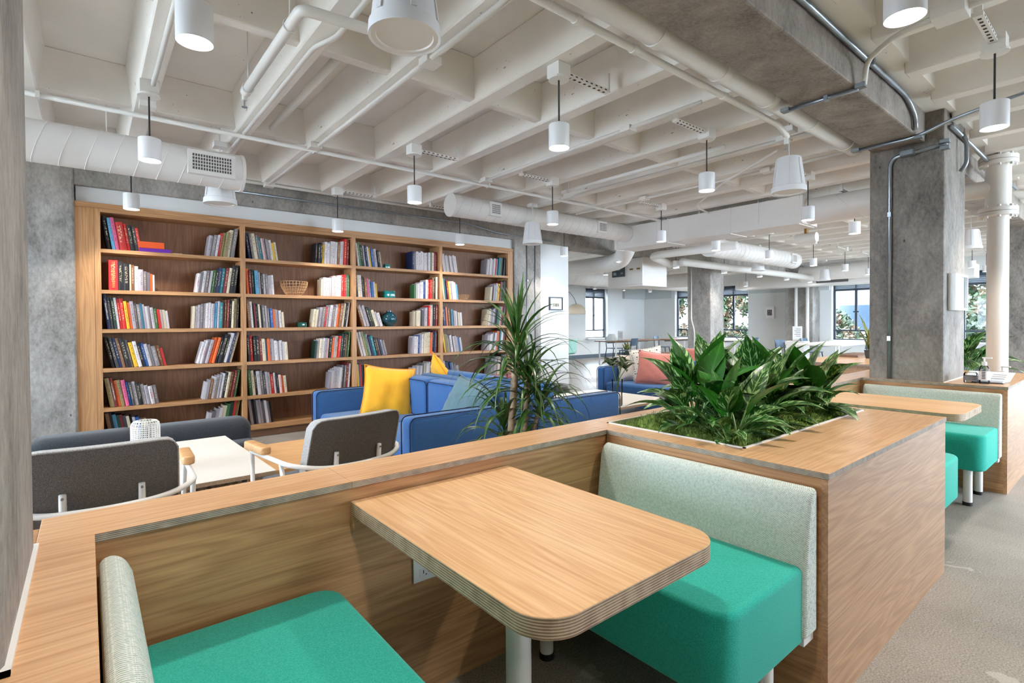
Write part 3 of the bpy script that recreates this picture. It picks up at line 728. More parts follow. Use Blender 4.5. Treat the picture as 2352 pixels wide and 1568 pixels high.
def leaf_mesh(name, mat, length, width, rise, bend, stem, fold=.25, nu=10, tip=1.35, droop=1.0):
    """petiole + blade in one mesh: grows from the origin up and out along +x"""
    # centre line: stem goes up-out, blade arches over
    def cl(t):          # t 0..1 over stem+blade
        tot = stem+length; s = t*tot
        a0 = R(rise); pts = 0
        # integrate a curve whose angle falls from rise to rise-bend
        n = 24; x = z = 0
        for i in range(n):
            q = (i+.5)/n*s/tot; ang = a0-R(bend)*q**1.4*droop
            x += math.cos(ang)*s/n; z += math.sin(ang)*s/n
        ang = a0-R(bend)*t**1.4*droop
        return x, z, ang
    vs = []; fs = []; uv = []
    t0 = stem/(stem+length); nv = 4
    for i in range(nu+1):
        q = i/nu; x, z, ang = cl(t0+(1-t0)*q)
        wd = width*.5*(math.sin(math.pi*min(1, q**.62))**.9)*(1-.0*q) if 0 < i < nu else .001
        wd *= (1-max(0, q-.75)*tip) if q > .75 else 1
        for j in range(nv+1):
            s = (j/nv-.5)*2; h = abs(s)*wd*fold
            vs.append((x-math.sin(ang)*h, s*wd, z+math.cos(ang)*h)); uv.append((q, j/nv))
    for i in range(nu):
        for j in range(nv): a = i*(nv+1)+j; fs.append((a, a+1, a+nv+2, a+nv+1))
    if stem > 0:
        o = len(vs); ns = 5; r_ = .0045
        for i in range(ns+1):
            x, z, ang = cl(t0*i/ns*1.02)
            for k in range(4):
                c, s = math.cos(k*math.pi/2), math.sin(k*math.pi/2)
                vs.append((x-math.sin(ang)*c*r_, s*r_, z+math.cos(ang)*c*r_)); uv.append((.5, .5))
        for i in range(ns):
            for k in range(4): fs.append((o+i*4+k, o+i*4+(k+1) % 4, o+(i+1)*4+(k+1) % 4, o+(i+1)*4+k))
    me = bpy.data.meshes.new(name); me.from_pydata(vs, [], fs); me.materials.append(mat)
    ul = me.uv_layers.new(name='UVMap')
    for lp in me.loops: ul.data[lp.index].uv = uv[lp.vertex_index]
    me.polygons.foreach_set('use_smooth', [True]*len(me.polygons))
    return me
AG = [leaf_mesh('leaf', M['leaf_aglaonema'], ln, wd, ri, be, st, fo) for ln, wd, ri, be, st, fo in
      ((.27, .100, 88, 52, .20, .28), (.27, .104, 80, 80, .17, .30), (.26, .100, 66, 88, .14, .28), (.24, .094, 50, 84, .11, .25), (.20, .082, 32, 62, .08, .3))]
AP = [leaf_mesh('leaf', M['leaf_plain'], ln, wd, ri, be, st, fo) for ln, wd, ri, be, st, fo in
      ((.25, .125, 89, 30, .20, .22), (.28, .105, 80, 66, .18, .3), (.25, .105, 66, 80, .14, .3))]
AY = leaf_mesh('leaf', M['leaf_yellow'], .14, .045, 40, 130, .06, .3)
def aglaonema(x, y, s, seed, label, n=30, extra=None):
    rg = random.Random(seed); z = TOP-.06
    t = thing('aglaonema_plant', label, 'plant', (x, y, z), 0, 'leafy plants in the planter counter')
    for k in range(n):
        q = k/n
        lvl = min(4, int(q*5)); me = AG[lvl]
        if rg.random() < .28 and lvl < 3: me = AP[lvl]
        a = k*2.39996+rg.uniform(-.3, .3); sc = s*rg.uniform(.9, 1.15)
        o = obj('leaf', me, t, loc=(rg.uniform(-.03, .03), rg.uniform(-.03, .03), .02*rg.random()), rot=(rg.uniform(-.25, .25), rg.uniform(-.12, .12), a), world=False); o.scale = (sc, sc, sc)
    if extra:
        for a, sc in extra: o = obj('leaf', AY, t, loc=(0, 0, .02), rot=(0, 0, a), world=False); o.scale = (sc,)*3
for i, (x, y, s, n, lb) in enumerate((
        (2.17, 1.16, .86, 30, 'glossy streaked plant in the planter corner nearest the sage backrest'),
        (2.30, 1.40, 1.02, 32, 'tall streaked plant in the planter leaning toward the lounge'),
        (2.52, 1.22, 1.0, 32, 'streaked leafy plant rooted in the planter mid moss'),
        (2.62, 1.48, 1.04, 30, 'streaked leafy plant at the lounge side of the planter'),
        (2.86, 1.28, 1.0, 32, 'dense streaked plant in the planter half toward the far booth'),
        (3.06, 1.46, 1.0, 30, 'streaked plant at the lounge side by the far booth'),
        (3.16, 1.20, .94, 32, 'streaked plant spreading over the planter edge by the far booth table'))):
    aglaonema(x, y, s, 20+i, lb, n, [(3.6, 1.0)] if i == 0 else None)
# ------------------------------------------------------------------ bookcase
BY0, BY1 = 6.51, 6.815
UP = [.065, 1.357, 2.660, 3.967, 5.242]; UT = .048
SH = [2.059, 1.656, 1.267, .877, .485, .147]
bc = thing('bookcase', 'wall to wall oak bookcase of four bays and six shelves', 'bookcase', (2.6, 6.66, 0))
for x in UP: MB().box(x, x+UT, BY0, BY1, .09, 2.452).build('upright', M['case_oak_z'], bc)
for i in range(4):
    a, b = UP[i]+UT, UP[i+1]
    MB().box(a, b, BY1-.02, BY1, .09, 2.42).build('back_panel', M['case_back'], bc)
    for k, z in enumerate(SH):
        MB().box(a, b, BY0+.002, BY1-.021, z-(.056 if k == 5 else .036), z).build('shelf', M['case_oak'], bc)
    MB().box(a, b, BY0+.002, BY1-.021, 2.418, 2.452).build('top_board', M['case_oak'], bc)
MB().box(-.08, 1.384, BY0-.004, BY1, 2.453, 2.502).build('crown_rail', M['case_oak'], bc)
MB().box(1.385, 5.347, BY0-.004, BY1, 2.453, 2.502).build('crown_rail', M['case_oak'], bc)
MB().box(-.08, .064, BY0+.006, BY1, 0, 2.452).build('end_panel', M['case_oak_z'], bc)
MB().box(5.291, 5.347, BY0+.006, BY1, 0, 2.452).build('end_panel', M['case_oak_z'], bc)
MB().box(.065, 5.29, BY0+.03, BY0+.05, 0.002, .09).build('plinth', M['walnut'], bc)

BC = dict(k=('black', (28, 26, 28)), K=('charcoal', (70, 70, 74)), w=('white', (214, 207, 209)), g=('pale grey', (172, 163, 169)), G=('grey', (126, 119, 123)),
          r=('red', (206, 44, 40)), R=('dark red', (128, 40, 42)), o=('orange', (226, 104, 44)), y=('yellow', (240, 190, 30)), b=('blue', (44, 92, 160)),
          n=('navy', (28, 44, 84)), t=('teal', (24, 118, 130)), c=('light blue', (96, 168, 206)), e=('green', (70, 118, 74)), d=('dark green', (30, 62, 50)),
          m=('pink', (222, 96, 140)), p=('pale pink', (230, 190, 186)), u=('brown', (134, 92, 62)), a=('cream', (222, 208, 180)), s=('khaki', (150, 136, 92)))
# (row, bay, side, lean degrees, height at first book, height at last book, colour letters from left to right)
RUNS = [
 (0, 0, 'L', 8, .31, .22, 'kcmrrkKr'), (0, 0, 'R', 9, .22, .33, 'gGwrssaG'), (0, 1, 'L', 8, .30, .21, 'nGaGtpgGwya'), (0, 1, 'R', 3, .24, .33, 'kkkywwwwwwuwwrR'),
 (0, 2, 'L', 7, .31, .22, 'wedgnwybgwka'), (0, 2, 'R', 1, .25, .28, 'nwwwwwwwwepRR'), (0, 3, 'L', 9, .26, .24, 'wwwwwwwww'), (0, 3, 'R', 6, .25, .29, 'gwwwwrctekk'),
 (1, 0, 'L', 0, .31, .20, 'rkkauwgGGow'), (1, 0, 'R', 8, .22, .31, 'wGwGwekntRakk'), (1, 1, 'L', 3, .29, .22, 'oRdcgkwGgw'), (1, 1, 'R', 2, .22, .29, 'awwwwwpwwwrrGe'),
 (1, 2, 'L', 4, .31, .19, 'Kawkumgbwy'), (1, 2, 'R', 1, .19, .32, 'ewwwwbwrruka'), (1, 3, 'L', 6, .31, .24, 'aebRygwwwc'), (1, 3, 'R', 7, .22, .33, 'agggwyRdkk'),
 (2, 0, 'L', 6, .33, .19, 'nKdwrryogGGcgwggerwaw'), (2, 0, 'R', 3, .24, .33, 'aggGgwwgcgtRuRkask'), (2, 1, 'L', 4, .31, .19, 'uwkRnakGgGbogwwa'), (2, 1, 'R', 8, .22, .31, 'aaggGrgwGwouakw'),
 (2, 2, 'L', 17, .33, .18, 'uwgkdagw'), (2, 2, 'R', 2, .20, .32, 'aaagkwggragkR'), (2, 3, 'L', 4, .29, .20, 'kboGudcgwGaw'), (2, 3, 'R', 8, .24, .32, 'aaggGkdewrkG'),
 (3, 0, 'L', 12, .32, .20, 'kKnukGywkbwGGur'), (3, 0, 'R', 15, .25, .35, 'wwggookkkwna'), (3, 1, 'L', 3, .30, .22, 'krkkRacogwwwwwa'), (3, 1, 'R', 6, .22, .31, 'dgawgpkogardkue'),
 (3, 2, 'L', 14, .34, .21, 'wwsegntkungG'), (3, 2, 'R', 3, .23, .32, 'gwwbgwaaaonnR'), (3, 3, 'L', 9, .29, .22, 'yssgwgwggbw'), (3, 3, 'R', 7, .24, .33, 'ggwwgwootwuR'),
 (4, 0, 'L', 9, .30, .19, 'sRosmbKwkwgwG'), (4, 0, 'R', 10, .20, .32, 'wguwwgwkauRe'), (4, 1, 'L', 5, .30, .21, 'eakwGKgwrwkpoa'), (4, 1, 'R', 5, .21, .32, 'gwgwwwGGRw'),
 (4, 2, 'L', 3, .30, .16, 'ycrkubbggugwgu'), (4, 2, 'R', 5, .19, .30, 'wgwgwGawwuRrk'), (4, 3, 'L', 10, .28, .20, 'wnnbgGg'), (4, 3, 'R', 6, .27, .31, 'ggwapkgG'),
 (5, 0, 'L', 9, .29, .19, 'ukcdRKakwbga'), (5, 0, 'R', 10, .18, .32, 'wGgwaedrs'), (5, 1, 'L', 7, .32, .25, 'gkKggGwgk'), (5, 3, 'R', 3, .20, .28, 'orua'),
]
ROWN = ['top', 'second', 'third', 'fourth', 'fifth', 'bottom']
BAYN = ['dark sofa bay', 'wicker bowl bay', 'round vase bay', 'dracaena bay']
RUNN = {(0, 'L'): 'beside concrete column', (0, 'R'): 'beside wicker bowl bay', (1, 'L'): 'beside dark sofa bay', (1, 'R'): 'beside round vase bay',
        (2, 'L'): 'beside wicker bowl bay', (2, 'R'): 'beside dracaena bay', (3, 'L'): 'beside round vase bay', (3, 'R'): 'beside picture wall'}
ORD = ['first', 'second', 'third', 'fourth', 'fifth', 'sixth', 'seventh', 'eighth', 'ninth', 'tenth', 'eleventh', 'twelfth', 'thirteenth', 'fourteenth', 'fifteenth',
       'sixteenth', 'seventeenth', 'eighteenth', 'nineteenth', 'twentieth', 'twenty-first', 'twenty-second']
def book_mesh(t, h, d):
    """case binding: spine at -y, boards, recessed page block; origin at the bottom outer corner"""
    c = min(.0028, t*.2); mb = MB()
    # spine strip with a slight round, two boards
    n = 3; sp = []
    for i in range(n+1):
        q = i/n; sp.append((t*q, -.18*t*math.sin(math.pi*q)))
    vs = [(x, y, 0) for x, y in sp]+[(x, y, h) for x, y in sp]
    mb.add(vs, [(i, i+1, i+n+2, i+n+1) for i in range(n)]+[tuple(range(n, -1, -1)), tuple(range(n+1, 2*n+2))])
    nsp = len(mb.f)
    mb.box(0, c, 0, d, 0, h).box(t-c, t, 0, d, 0, h)
    mb.mat(1).box(c, t-c, .0005, d-.004, .003, h-.004)
    me = bpy.data.meshes.new('book'); me.from_pydata(mb.v, [], mb.f)
    me.materials.append(M['book_cover']); me.materials.append(M['page_block'])
    me.polygons.foreach_set('material_index', mb.mi)
    uv = me.uv_layers.new(name='UVMap')
    for p in me.polygons:
        for li in p.loop_indices:
            v = me.vertices[me.loops[li].vertex_index].co
            uv.data[li].uv = (v.x/t, v.z/h) if p.index < n else (0.05, v.z/h)
    return me
def all_books():
    rg = random.Random(11); lst = []
    for (row, bay, side, lean, h0, h1, codes) in RUNS:
        xa, xb = UP[bay]+UT+.008, UP[bay+1]-.008; z = SH[row]+.0005
        hs = []; ts = []
        n = len(codes)
        for i in range(n):
            q = i/max(1, n-1); hs.append(min(.345, (h0+(h1-h0)*q)*rg.uniform(.95, 1.05)))
            ts.append(rg.uniform(.020, .036)*(1.18 if n < 9 else 1.0)*(.86 if n > 15 else 1))
        if row == 0 and bay == 0 and side == 'L': ts = [.036, .026, .028, .062, .030, .032, .030, .026]; hs = [.335, .315, .322, .28, .27, .262, .255, .24]
        if row == 1 and bay == 0 and side == 'L': ts = [.074, .042, .048, .014, .026, .030, .040, .030, .026, .020, .016]; hs = [.30, .292, .272, .265, .262, .25, .22, .205, .195, .18, .17]
        th = R(lean); cs, sn = math.cos(th), math.sin(th)
        if side == 'L':
            x = xa+max(hs[0], .0)*sn
            if row == 1 and bay == 0: x += .05
            for i, c in enumerate(codes):
                lst.append(dict(row=row, bay=bay, side=side, i=i, n=n, c=c, t=ts[i], h=hs[i], x=x, z=z, rot=-th)); x += ts[i]/cs+.0012
        else:
            x = xb-hs[-1]*sn
            for i in range(n-1, -1, -1):
                x -= ts[i]/cs+.0012
                lst.append(dict(row=row, bay=bay, side=side, i=i, n=n, c=codes[i], t=ts[i], h=hs[i], x=x, z=z+ts[i]*math.sin(th), rot=th))
    for b in lst:
        b['d'] = min(.20, .62*b['h']+rg.uniform(-.01, .02)); b['y'] = BY0+.035+rg.uniform(0, .03)
        r_ = rg.uniform(.88, 1.1); b['col'] = tuple(min(1, v*r_) for v in srgb(*BC[b['c']][1])[:3])+(1,)
        dist = math.hypot(b['x'], b['y']); b['area'] = b['t']*b['h']/dist**2
        # covered by the sofas or the dracaena: these show least
        if b['row'] == 5 or (b['row'] == 4 and b['bay'] >= 2) or (b['bay'] == 3 and b['side'] == 'R'): b['area'] *= .35
    return lst
books = all_books()
order = sorted(range(len(books)), key=lambda k: -books[k]['area']); single = set(order[:298])
for k in sorted(single):
    b = books[k]; me = book_mesh(b['t'], b['h'], b['d'])
    o = obj('book', me, None, loc=(b['x'], b['y'], b['z']), rot=(0, b['rot'], 0)); o.color = b['col']
    pos = b['i'] if b['side'] == 'L' else b['n']-1-b['i']
    size = 'thick' if b['t'] > .04 else ('tall' if b['h'] > .285 else ('short' if b['h'] < .21 else 'upright'))
    tag(o, '%s %s book, %s from upright, %s shelf, %s, %s' % (size, BC[b['c']][0], ORD[pos], ROWN[b['row']], BAYN[b['bay']], RUNN[(b['bay'], b['side'])]),
        'book', 'books on the bookcase shelves')
# the smallest ones together
st = MB(); cl = []
for k in order[298:]:
    b = books[k]; m_ = Matrix.Translation((b['x'], b['y'], b['z'])) @ Matrix.Rotation(b['rot'], 4, 'Y')
    q = MB().box(0, b['t'], -.002, b['d'], 0, b['h']); st.add([m_ @ Vector(v) for v in q.v], q.f); cl += [b['col']]*6
so = st.build('books', M['book_cover_mixed'], fix=False); ca = so.data.color_attributes.new('Col', 'FLOAT_COLOR', 'CORNER')
for p in so.data.polygons:
    for li in p.loop_indices: ca.data[li].color = cl[p.index]
tag(so, 'the remaining small books on the far and lower shelves', 'books', kind='stuff')

# lettering on the spines that can be read in the photograph
def text_mesh(body, size, mat, name='lettering'):
    cu = bpy.data.curves.new(name, 'FONT'); cu.body = body; cu.size = size; cu.extrude = .0002; cu.align_x = 'CENTER'; cu.align_y = 'CENTER'; cu.resolution_u = 2
    o = bpy.data.objects.new(name, cu); me = bpy.data.meshes.new_from_object(o); bpy.data.objects.remove(o); bpy.data.curves.remove(cu)
    me.materials.clear(); me.materials.append(mat); return me
plain('ink_white', S(236, 232, 222), .6); plain('ink_gold', S(214, 176, 96), .5); plain('ink_red', S(206, 40, 70), .6); plain('ink_dark', S(48, 44, 52), .6)
TITLES = {(1, 0, 'L', 0): ('The HIRSHHORN', 'ink_gold'), (2, 0, 'L', 0): ('19th Century Watercolors', 'ink_white'),
          (4, 0, 'L', 1): ('COLLAGE IMPRESSIONISTS', 'ink_white'), (3, 1, 'L', 6): ('DA VINCI CODE', 'ink_white'),
          (3, 0, 'R', 1): ('OUTLAND', 'ink_red'), (1, 0, 'R', 0): ('airflow', 'ink_red'), (4, 0, 'L', 11): ('airflow', 'ink_red'),
          (5, 0, 'L', 3): ('ART N', 'ink_white')}
bobj = {}
for k in single:
    b = books[k]; bobj[(b['row'], b['bay'], b['side'], b['i'])] = b
for key, (body, ink) in TITLES.items():
    b = bobj.get(key)
    if not b: continue
    o = [q for q in col.objects if q.name.startswith('book') and q.type == 'MESH' and abs(q.location.x-b['x']) < 1e-6 and abs(q.location.z-b['z']) < 1e-6][0]
    sz = min(b['t']*.62, b['h']*.86/max(1, len(body))*1.75)
    t_ = obj('spine_title', text_mesh(body, sz, M[ink]), o, world=False)
    t_.location = (b['t']/2, -.18*b['t']-.0012, b['h']*.52); t_.rotation_euler = (R(90), R(90), 0)

# things lying on the shelves -------------------------------------------
def flat(name, label, cat, x0, x1, z0, z1, colr, y0=BY0+.05, d=.19):
    o = MB().box(x0, x1, y0, y0+d, z0, z1).build(name, M['book_cover'], bevel=.002, seg=1)
    uvl = o.data.uv_layers.new(name='UVMap')
    for lp in uvl.data: lp.uv = (.05, .1)
    o.color = srgb(*colr); tag(o, label, cat); return o
zt = SH[0]+.0005
flat('box', 'purple printed box lying flat on the top shelf beside red books', 'box', .425, .70, zt, zt+.042, (112, 40, 168))
flat('box', 'orange to yellow box lying on the purple one on the top shelf', 'box', .420, .640, zt+.043, zt+.108, (240, 92, 30))
flat('booklet', 'thin pale booklet lying flat on the top shelf', 'booklet', .715, .80, zt, zt+.008, (226, 206, 170))
def wicker_bowl(x, z, r, h, label, foot=.55, n=26, rings=6):
    t = thing('wicker_bowl', label, 'bowl', (x, BY0+.14, z), 0, 'open wicker bowls on the shelves'); y = BY0+.14
    pr_ = lambda q: r*(foot+(1-foot)*math.sin(q*math.pi/2))
    for k in range(n):
        a = 2*math.pi*k/n
        MB().tube([(x+math.cos(a)*pr_(q), y+math.sin(a)*pr_(q), z+.004+h*q) for q in (0, .2, .45, .7, 1)], r*.016, 5).build('stake', M['wicker'], t, smooth='all')
    for i in range(rings):
        q = i/(rings-1); m = 28
        MB().tube([(x+math.cos(2*math.pi*k/m)*pr_(q), y+math.sin(2*math.pi*k/m)*pr_(q), z+.004+h*q) for k in range(m)], r*.018, 5, closed=True).build('ring', M['wicker'], t, smooth='all')
    MB().lathe([(0.001, 0), (r*foot, .0), (r*foot, .006), (.001, .006)], (x, y, z), 24, cap=False).build('base', M['wicker'], t)
wicker_bowl(1.975, SH[1], .158, .165, 'large openwork wicker bowl on the second shelf')
wicker_bowl(4.475, SH[1], .085, .075, 'small shallow wicker bowl on the second shelf behind the dracaena', .6, 18, 4)
def glass_block(x, z, w_, h, mat, label):
    t = thing('glass_block', label, 'glass block', (x, BY0+.13, z), 0, 'coloured glass blocks on the shelves'); y = BY0+.13
    MB().box(x-w_/2, x+w_/2, y-w_*.35, y+w_*.35, z+.0008, z+h).build('block', M[mat], t, bevel=w_*.06, seg=2, smooth=True)
    MB().lathe([(.001, h*.45), (w_*.2, h*.45), (w_*.26, h*1.003), (.001, h*1.003)], (x, y, z), 16, cap=False).build('candle_well', M['white_paint'], t)
glass_block(3.20, SH[0], .080, .062, 'teal_glass', 'small turquoise glass block on the top shelf')
glass_block(3.225, SH[1], .150, .100, 'teal_glass', 'wide turquoise glass block on the second shelf')
glass_block(2.055, SH[2], .110, .062, 'green_glass', 'dark green glass block on the third shelf')
vz = SH[2]
MB().lathe([(.03, 0), (.05, .0), (.054, .010), (.082, .035), (.102, .075), (.106, .105), (.098, .145), (.074, .178), (.042, .195), (.036, .2), (.036, .217), (.030, .217), (.028, .195)], (3.235, BY0+.14, vz), 32, cap=False).build('round_vase', M['vase_teal'], smooth=True)
tag(bpy.data.objects['round_vase'], 'round glossy dark teal vase on the third shelf', 'vase')
# ------------------------------------------------------------------ lounge
def sofa(label, y0, y1, xf, d, depth, arm_h=.65, back_h=.79, seat_h=.42, at=.135):
    """xf = X of the arm fronts, d = direction from front to back along X"""
    t = thing('sofa', label, 'sofa', (xf+d*depth/2, (y0+y1)/2, 0), 0, 'blue felt sofas of the lounge')
    X = lambda a: xf+d*a
    def bx(name, a0, a1, b0, b1, z0, z1, bev, par=None, mat='blue_felt', seg=3):
        return MB().box(min(X(a0), X(a1)), max(X(a0), X(a1)), b0, b1, z0, z1).build(name, M[mat], par or t, bevel=bev, seg=seg, smooth=True)
    bx('base', .04, depth-.02, y0+.02, y1-.02, .12, .28, .015)
    for (a, b) in ((y0, y0+at), (y1-at, y1)):
        ar = bx('arm', 0, depth-.02, a, b, .115, arm_h, .035)
        for yy in (a+.004, b-.004):        # dark piping round the arm's faces
            P = rounded(X(.0) if d > 0 else X(depth-.02), X(depth-.02) if d > 0 else X(0), .12, arm_h, (.02, .02, .05, .05), 5)
            MB().tube([(x, yy, z) for x, z in P], .0045, 6, closed=True).build('piping', M['piping_navy'], ar, smooth='all')
    bx('back', depth-.20, depth, y0+at*.6, y1-at*.6, .12, back_h-.03, .045)
    n = 2; w_ = (y1-y0-2*at)/n
    for k in range(n):
        a, b = y0+at+k*w_+.004, y0+at+(k+1)*w_-.004
        sc = bx('seat_cushion', .02, depth-.22, a, b, .285, seat_h+.02, .045, seg=4)
        MB().tube([(X(.024), a+.03, seat_h-.025), (X(.024), b-.03, seat_h-.025)], .0045, 6).build('piping', M['piping_navy'], sc)
        bk = bx('back_cushion', depth-.36, depth-.16, a, b, seat_h+.005, back_h, .05, seg=4)
        P = rounded(a, b, seat_h+.02, back_h-.02, (.04, .04, .05, .05), 5)
        MB().tube([(X(depth-.356), y, z) for y, z in P], .0045, 6, closed=True).build('piping', M['piping_navy'], bk, smooth='all')
    for a in (.08, depth-.08):
        for y in (y0+.07, y1-.07): MB().cyl((X(a), y, 0), (X(a), y, .122), .018, 10, .024).build('leg', M['light_oak'], t, smooth=True)
    return t
sofa('blue felt sofa with a mustard cushion, facing the armchairs', 3.19, 5.20, 1.70, 1, 1.06)
sofa('blue felt sofa back to back with the mustard one, holding rose cushions', 3.13, 5.14, 3.86, -1, 1.06)
sofa('blue felt sofa with salmon and dotted cushions facing a white table', 3.05, 5.14, 5.80, 1, 1.0, back_h=.76)

def cushion(label, mat, pip, size, loc, rot, group='scatter cushions on the sofas', h=None, fat=.075):
    """square pillow with pinched corners"""
    n = 14; s = size/2; sh = (h or size)/2; mb = MB()
    def f(sg):
        def g(u, v):
            a, b = u*2-1, v*2-1
            e = (1-abs(a)**2.6)*(1-abs(b)**2.6)
            pin = 1-.085*(1-a*a)*(abs(b)**3); pin2 = 1-.085*(1-b*b)*(abs(a)**3)
            wr = .010*math.sin(9*a+4*b)*math.sin(5*b-2)*e+.006*math.sin(17*(a-b))*(1-e)*e*4
            return (a*s*pin2, b*sh*pin, sg*(fat*e**.55+wr))
        return g
    mb.grid(f(1), n, n); mb.grid(f(-1), n, n)
    me = mb.mesh('pillow', M[mat], smooth='all')
    bm = bmesh.new(); bm.from_mesh(me); bmesh.ops.remove_doubles(bm, verts=bm.verts, dist=.0005); bmesh.ops.recalc_face_normals(bm, faces=bm.faces); bm.to_mesh(me); bm.free()
    t = thing('cushion', label, 'cushion', loc, 0, group); t.rotation_euler = rot
    obj('cover', me, t, world=False)
    g = f(1); ring = [g(i/n, 0) for i in range(n)]+[g(1, i/n) for i in range(n)]+[g(1-i/n, 1) for i in range(n)]+[g(0, 1-i/n) for i in range(n)]
    obj('piping', MB().tube([(x, y, 0) for x, y, z in ring], .0055, 6, closed=True).mesh('piping', M[pip], smooth='all'), t, world=False)
    return t
# local: cushion stands in its x-y plane, y up after rotating about x
cushion('mustard yellow velvet cushion standing on the sofa seat', 'mustard_velvet', 'mustard_piping', .48, (2.22, 4.60, .655), (R(76), R(7), R(-22)))
cushion('mustard yellow cushion whose corner peeks over the sofa back', 'mustard_velvet', 'mustard_piping', .44, (3.02, 4.93, .70), (R(64), R(40), R(60)))
cushion('slate blue velvet cushion leaning on the sofa back', 'slate_velvet', 'slate_velvet', .44, (2.36, 3.50, .63), (R(66), R(14), R(-82)))
cushion('dusty rose velvet cushion on the sofa behind the dracaena', 'rose_velvet', 'rose_velvet', .44, (3.22, 3.72, .625), (R(72), R(0), R(4)))
cushion('second dusty rose cushion half hidden by dracaena leaves', 'rose_velvet', 'rose_velvet', .40, (3.20, 3.98, .61), (R(70), R(0), R(30)))
cushion('salmon velvet cushion on the blue sofa', 'salmon_velvet', 'salmon_velvet', .48, (6.15, 4.38, .655), (R(74), R(6), R(-55)))
cushion('cream cushion with rows of black dots behind the salmon one', 'dotted_linen', 'cream_linen', .46, (6.36, 4.66, .70), (R(80), R(-9), R(-52)))
cushion('plain cream linen cushion against the blue sofa arm', 'cream_linen', 'cream_linen', .40, (6.26, 4.88, .63), (R(70), R(0), R(-30)))

# charcoal sofa in front of the bookcase
ds = thing('charcoal_sofa', 'long charcoal felt sofa with low rounded backs before the bookcase', 'sofa', (.2, 5.0, 0))
for a, b in ((-1.10, -.345), (-.335, .305), (.313, 1.10)):
    MB().box(a, b, 4.90, 5.20, .12, .50).build('back_bolster', M['charcoal_felt'], ds, bevel=.09, seg=5, smooth=True)
    MB().box(a, b, 4.70, 4.93, .10, .33).build('seat_cushion', M['charcoal_felt'], ds, bevel=.04, seg=3, smooth=True)
MB().box(-1.08, 1.08, 4.76, 5.16, .04, .13).build('base', M['black_rubber'], ds)
for x in (-1.0, 0, 1.0): MB().box(x-.03, x+.03, 4.80, 5.12, 0, .042).build('foot', M['black_rubber'], ds)

# white table with a shelf of books underneath
wt = thing('white_table', 'low white table with books stored under its top', 'table', (.2, 3.95, 0))
mb = MB().prism([(-.75, 3.30), (.865, 3.30), (.83, 4.60), (-.75, 4.60)], .405, .43); mb.mi = [0, 0, 1, 1, 1, 1]
mb.build('tabletop', [M['white_laminate'], M['chipboard']], wt, bevel=.001, seg=1)
MB().box(-.72, .80, 3.42, 4.52, .12, .14).build('book_shelf', M['chipboard'], wt)
MB().box(.10, .42, 3.32, 3.42, 0, .405).build('end_panel', M['chipboard'], wt)
MB().box(-.72, .80, 3.90, 3.93, .14, .405).build('divider', M['chipboard'], wt)
for x, y in ((-.70, 4.50), (.74, 4.50), (-.70, 3.36), (.74, 3.36)): MB().box(x, x+.05, y-.05, y, 0, .405).build('leg', M['chipboard'], wt)
rg = random.Random(5); xx = .445
for k, c in enumerate('awpgubaskaguw'):
    t_, h_ = rg.uniform(.022, .034), rg.uniform(.17, .235)
    if xx+t_ > .735: break
    o = obj('book', book_mesh(t_, h_, .16), None, loc=(xx, 3.34+rg.uniform(0, .03), .1405), rot=(0, 0, 0)); o.color = srgb(*BC[c][1]); xx += t_+.002
    tag(o, 'small %s book, %s in the row under the white table' % (BC[c][0], ORD[k]), 'book', 'books under the white table')
MB().box(.44, .74, 3.34, 3.52, .1205, .1400).build('book_rail', M['chipboard'], wt)

# perforated white lantern: every bar is real
def lantern(x, y, z):
    t = thing('perforated_lantern', 'white perforated cylinder lantern on the white table', 'lantern', (x, y, z)); r, h = .072, .305
    n = 26
    prof = [(r, .0), (r, .10), (r, .18), (r, h-.035), (r*.94, h-.014), (r*.8, h-.003), (r*.55, h)]
    for k in range(n):
        a = 2*math.pi*k/n
        MB().tube([(x+math.cos(a)*q, y+math.sin(a)*q, z+hh) for q, hh in prof[1:]], .0021, 4).build('upright_bar', M['white_metal'], t)
    for i in range(15):
        zz = .10+i*(h-.135)/14+.0; m = 26
        MB().tube([(x+math.cos(2*math.pi*k/m)*r, y+math.sin(2*math.pi*k/m)*r, z+zz) for k in range(m)], .0021, 4, closed=True).build('ring_bar', M['white_metal'], t)
    for q, hh in prof[4:]:
        m = 26; MB().tube([(x+math.cos(2*math.pi*k/m)*q, y+math.sin(2*math.pi*k/m)*q, z+hh) for k in range(m)], .0021, 4, closed=True).build('ring_bar', M['white_metal'], t)
    MB().lathe([(r+.002, .0), (r+.002, .105), (r-.003, .105), (r-.003, .004), (.001, .004)], (x, y, z), 28, cap=False).build('solid_base', M['white_metal'], t, smooth=True)
lantern(.26, 3.78, .4305)

# low oak tables
def oak_table(label, x0, x1, y0, y1, z):
    t = thing('coffee_table', label, 'table', ((x0+x1)/2, (y0+y1)/2, 0), 0, 'low oak coffee tables')
    MB().box(x0, x1, y0, y1, z-.035, z).build('tabletop', M['light_oak'], t, bevel=.004)
    for x in (x0+.04, x1-.09):
        for y in (y0+.04, y1-.09): MB().box(x, x+.05, y, y+.05, 0, z-.036).build('leg', M['light_oak'], t)
    return t
oak_table('low oak coffee table between the white table and the blue sofa', .90, 1.67, 3.60, 4.44, .35)
oak_table('low oak coffee table beyond the planter leaves', 4.95, 5.62, 2.75, 3.42, .40)
t2 = thing('white_table', 'low white square table between two blue sofas', 'table', (4.6, 3.95, 0))
mb = MB().prism([(4.08, 3.46), (5.20, 3.46), (5.20, 4.62), (4.08, 4.62)], .395, .42); mb.mi = [0, 0, 1, 1, 1, 1]
mb.build('tabletop', [M['white_laminate'], M['chipboard']], t2, bevel=.001, seg=1)
MB().box(4.14, 5.14, 3.52, 4.56, .10, .12).build('lower_shelf', M['chipboard'], t2)
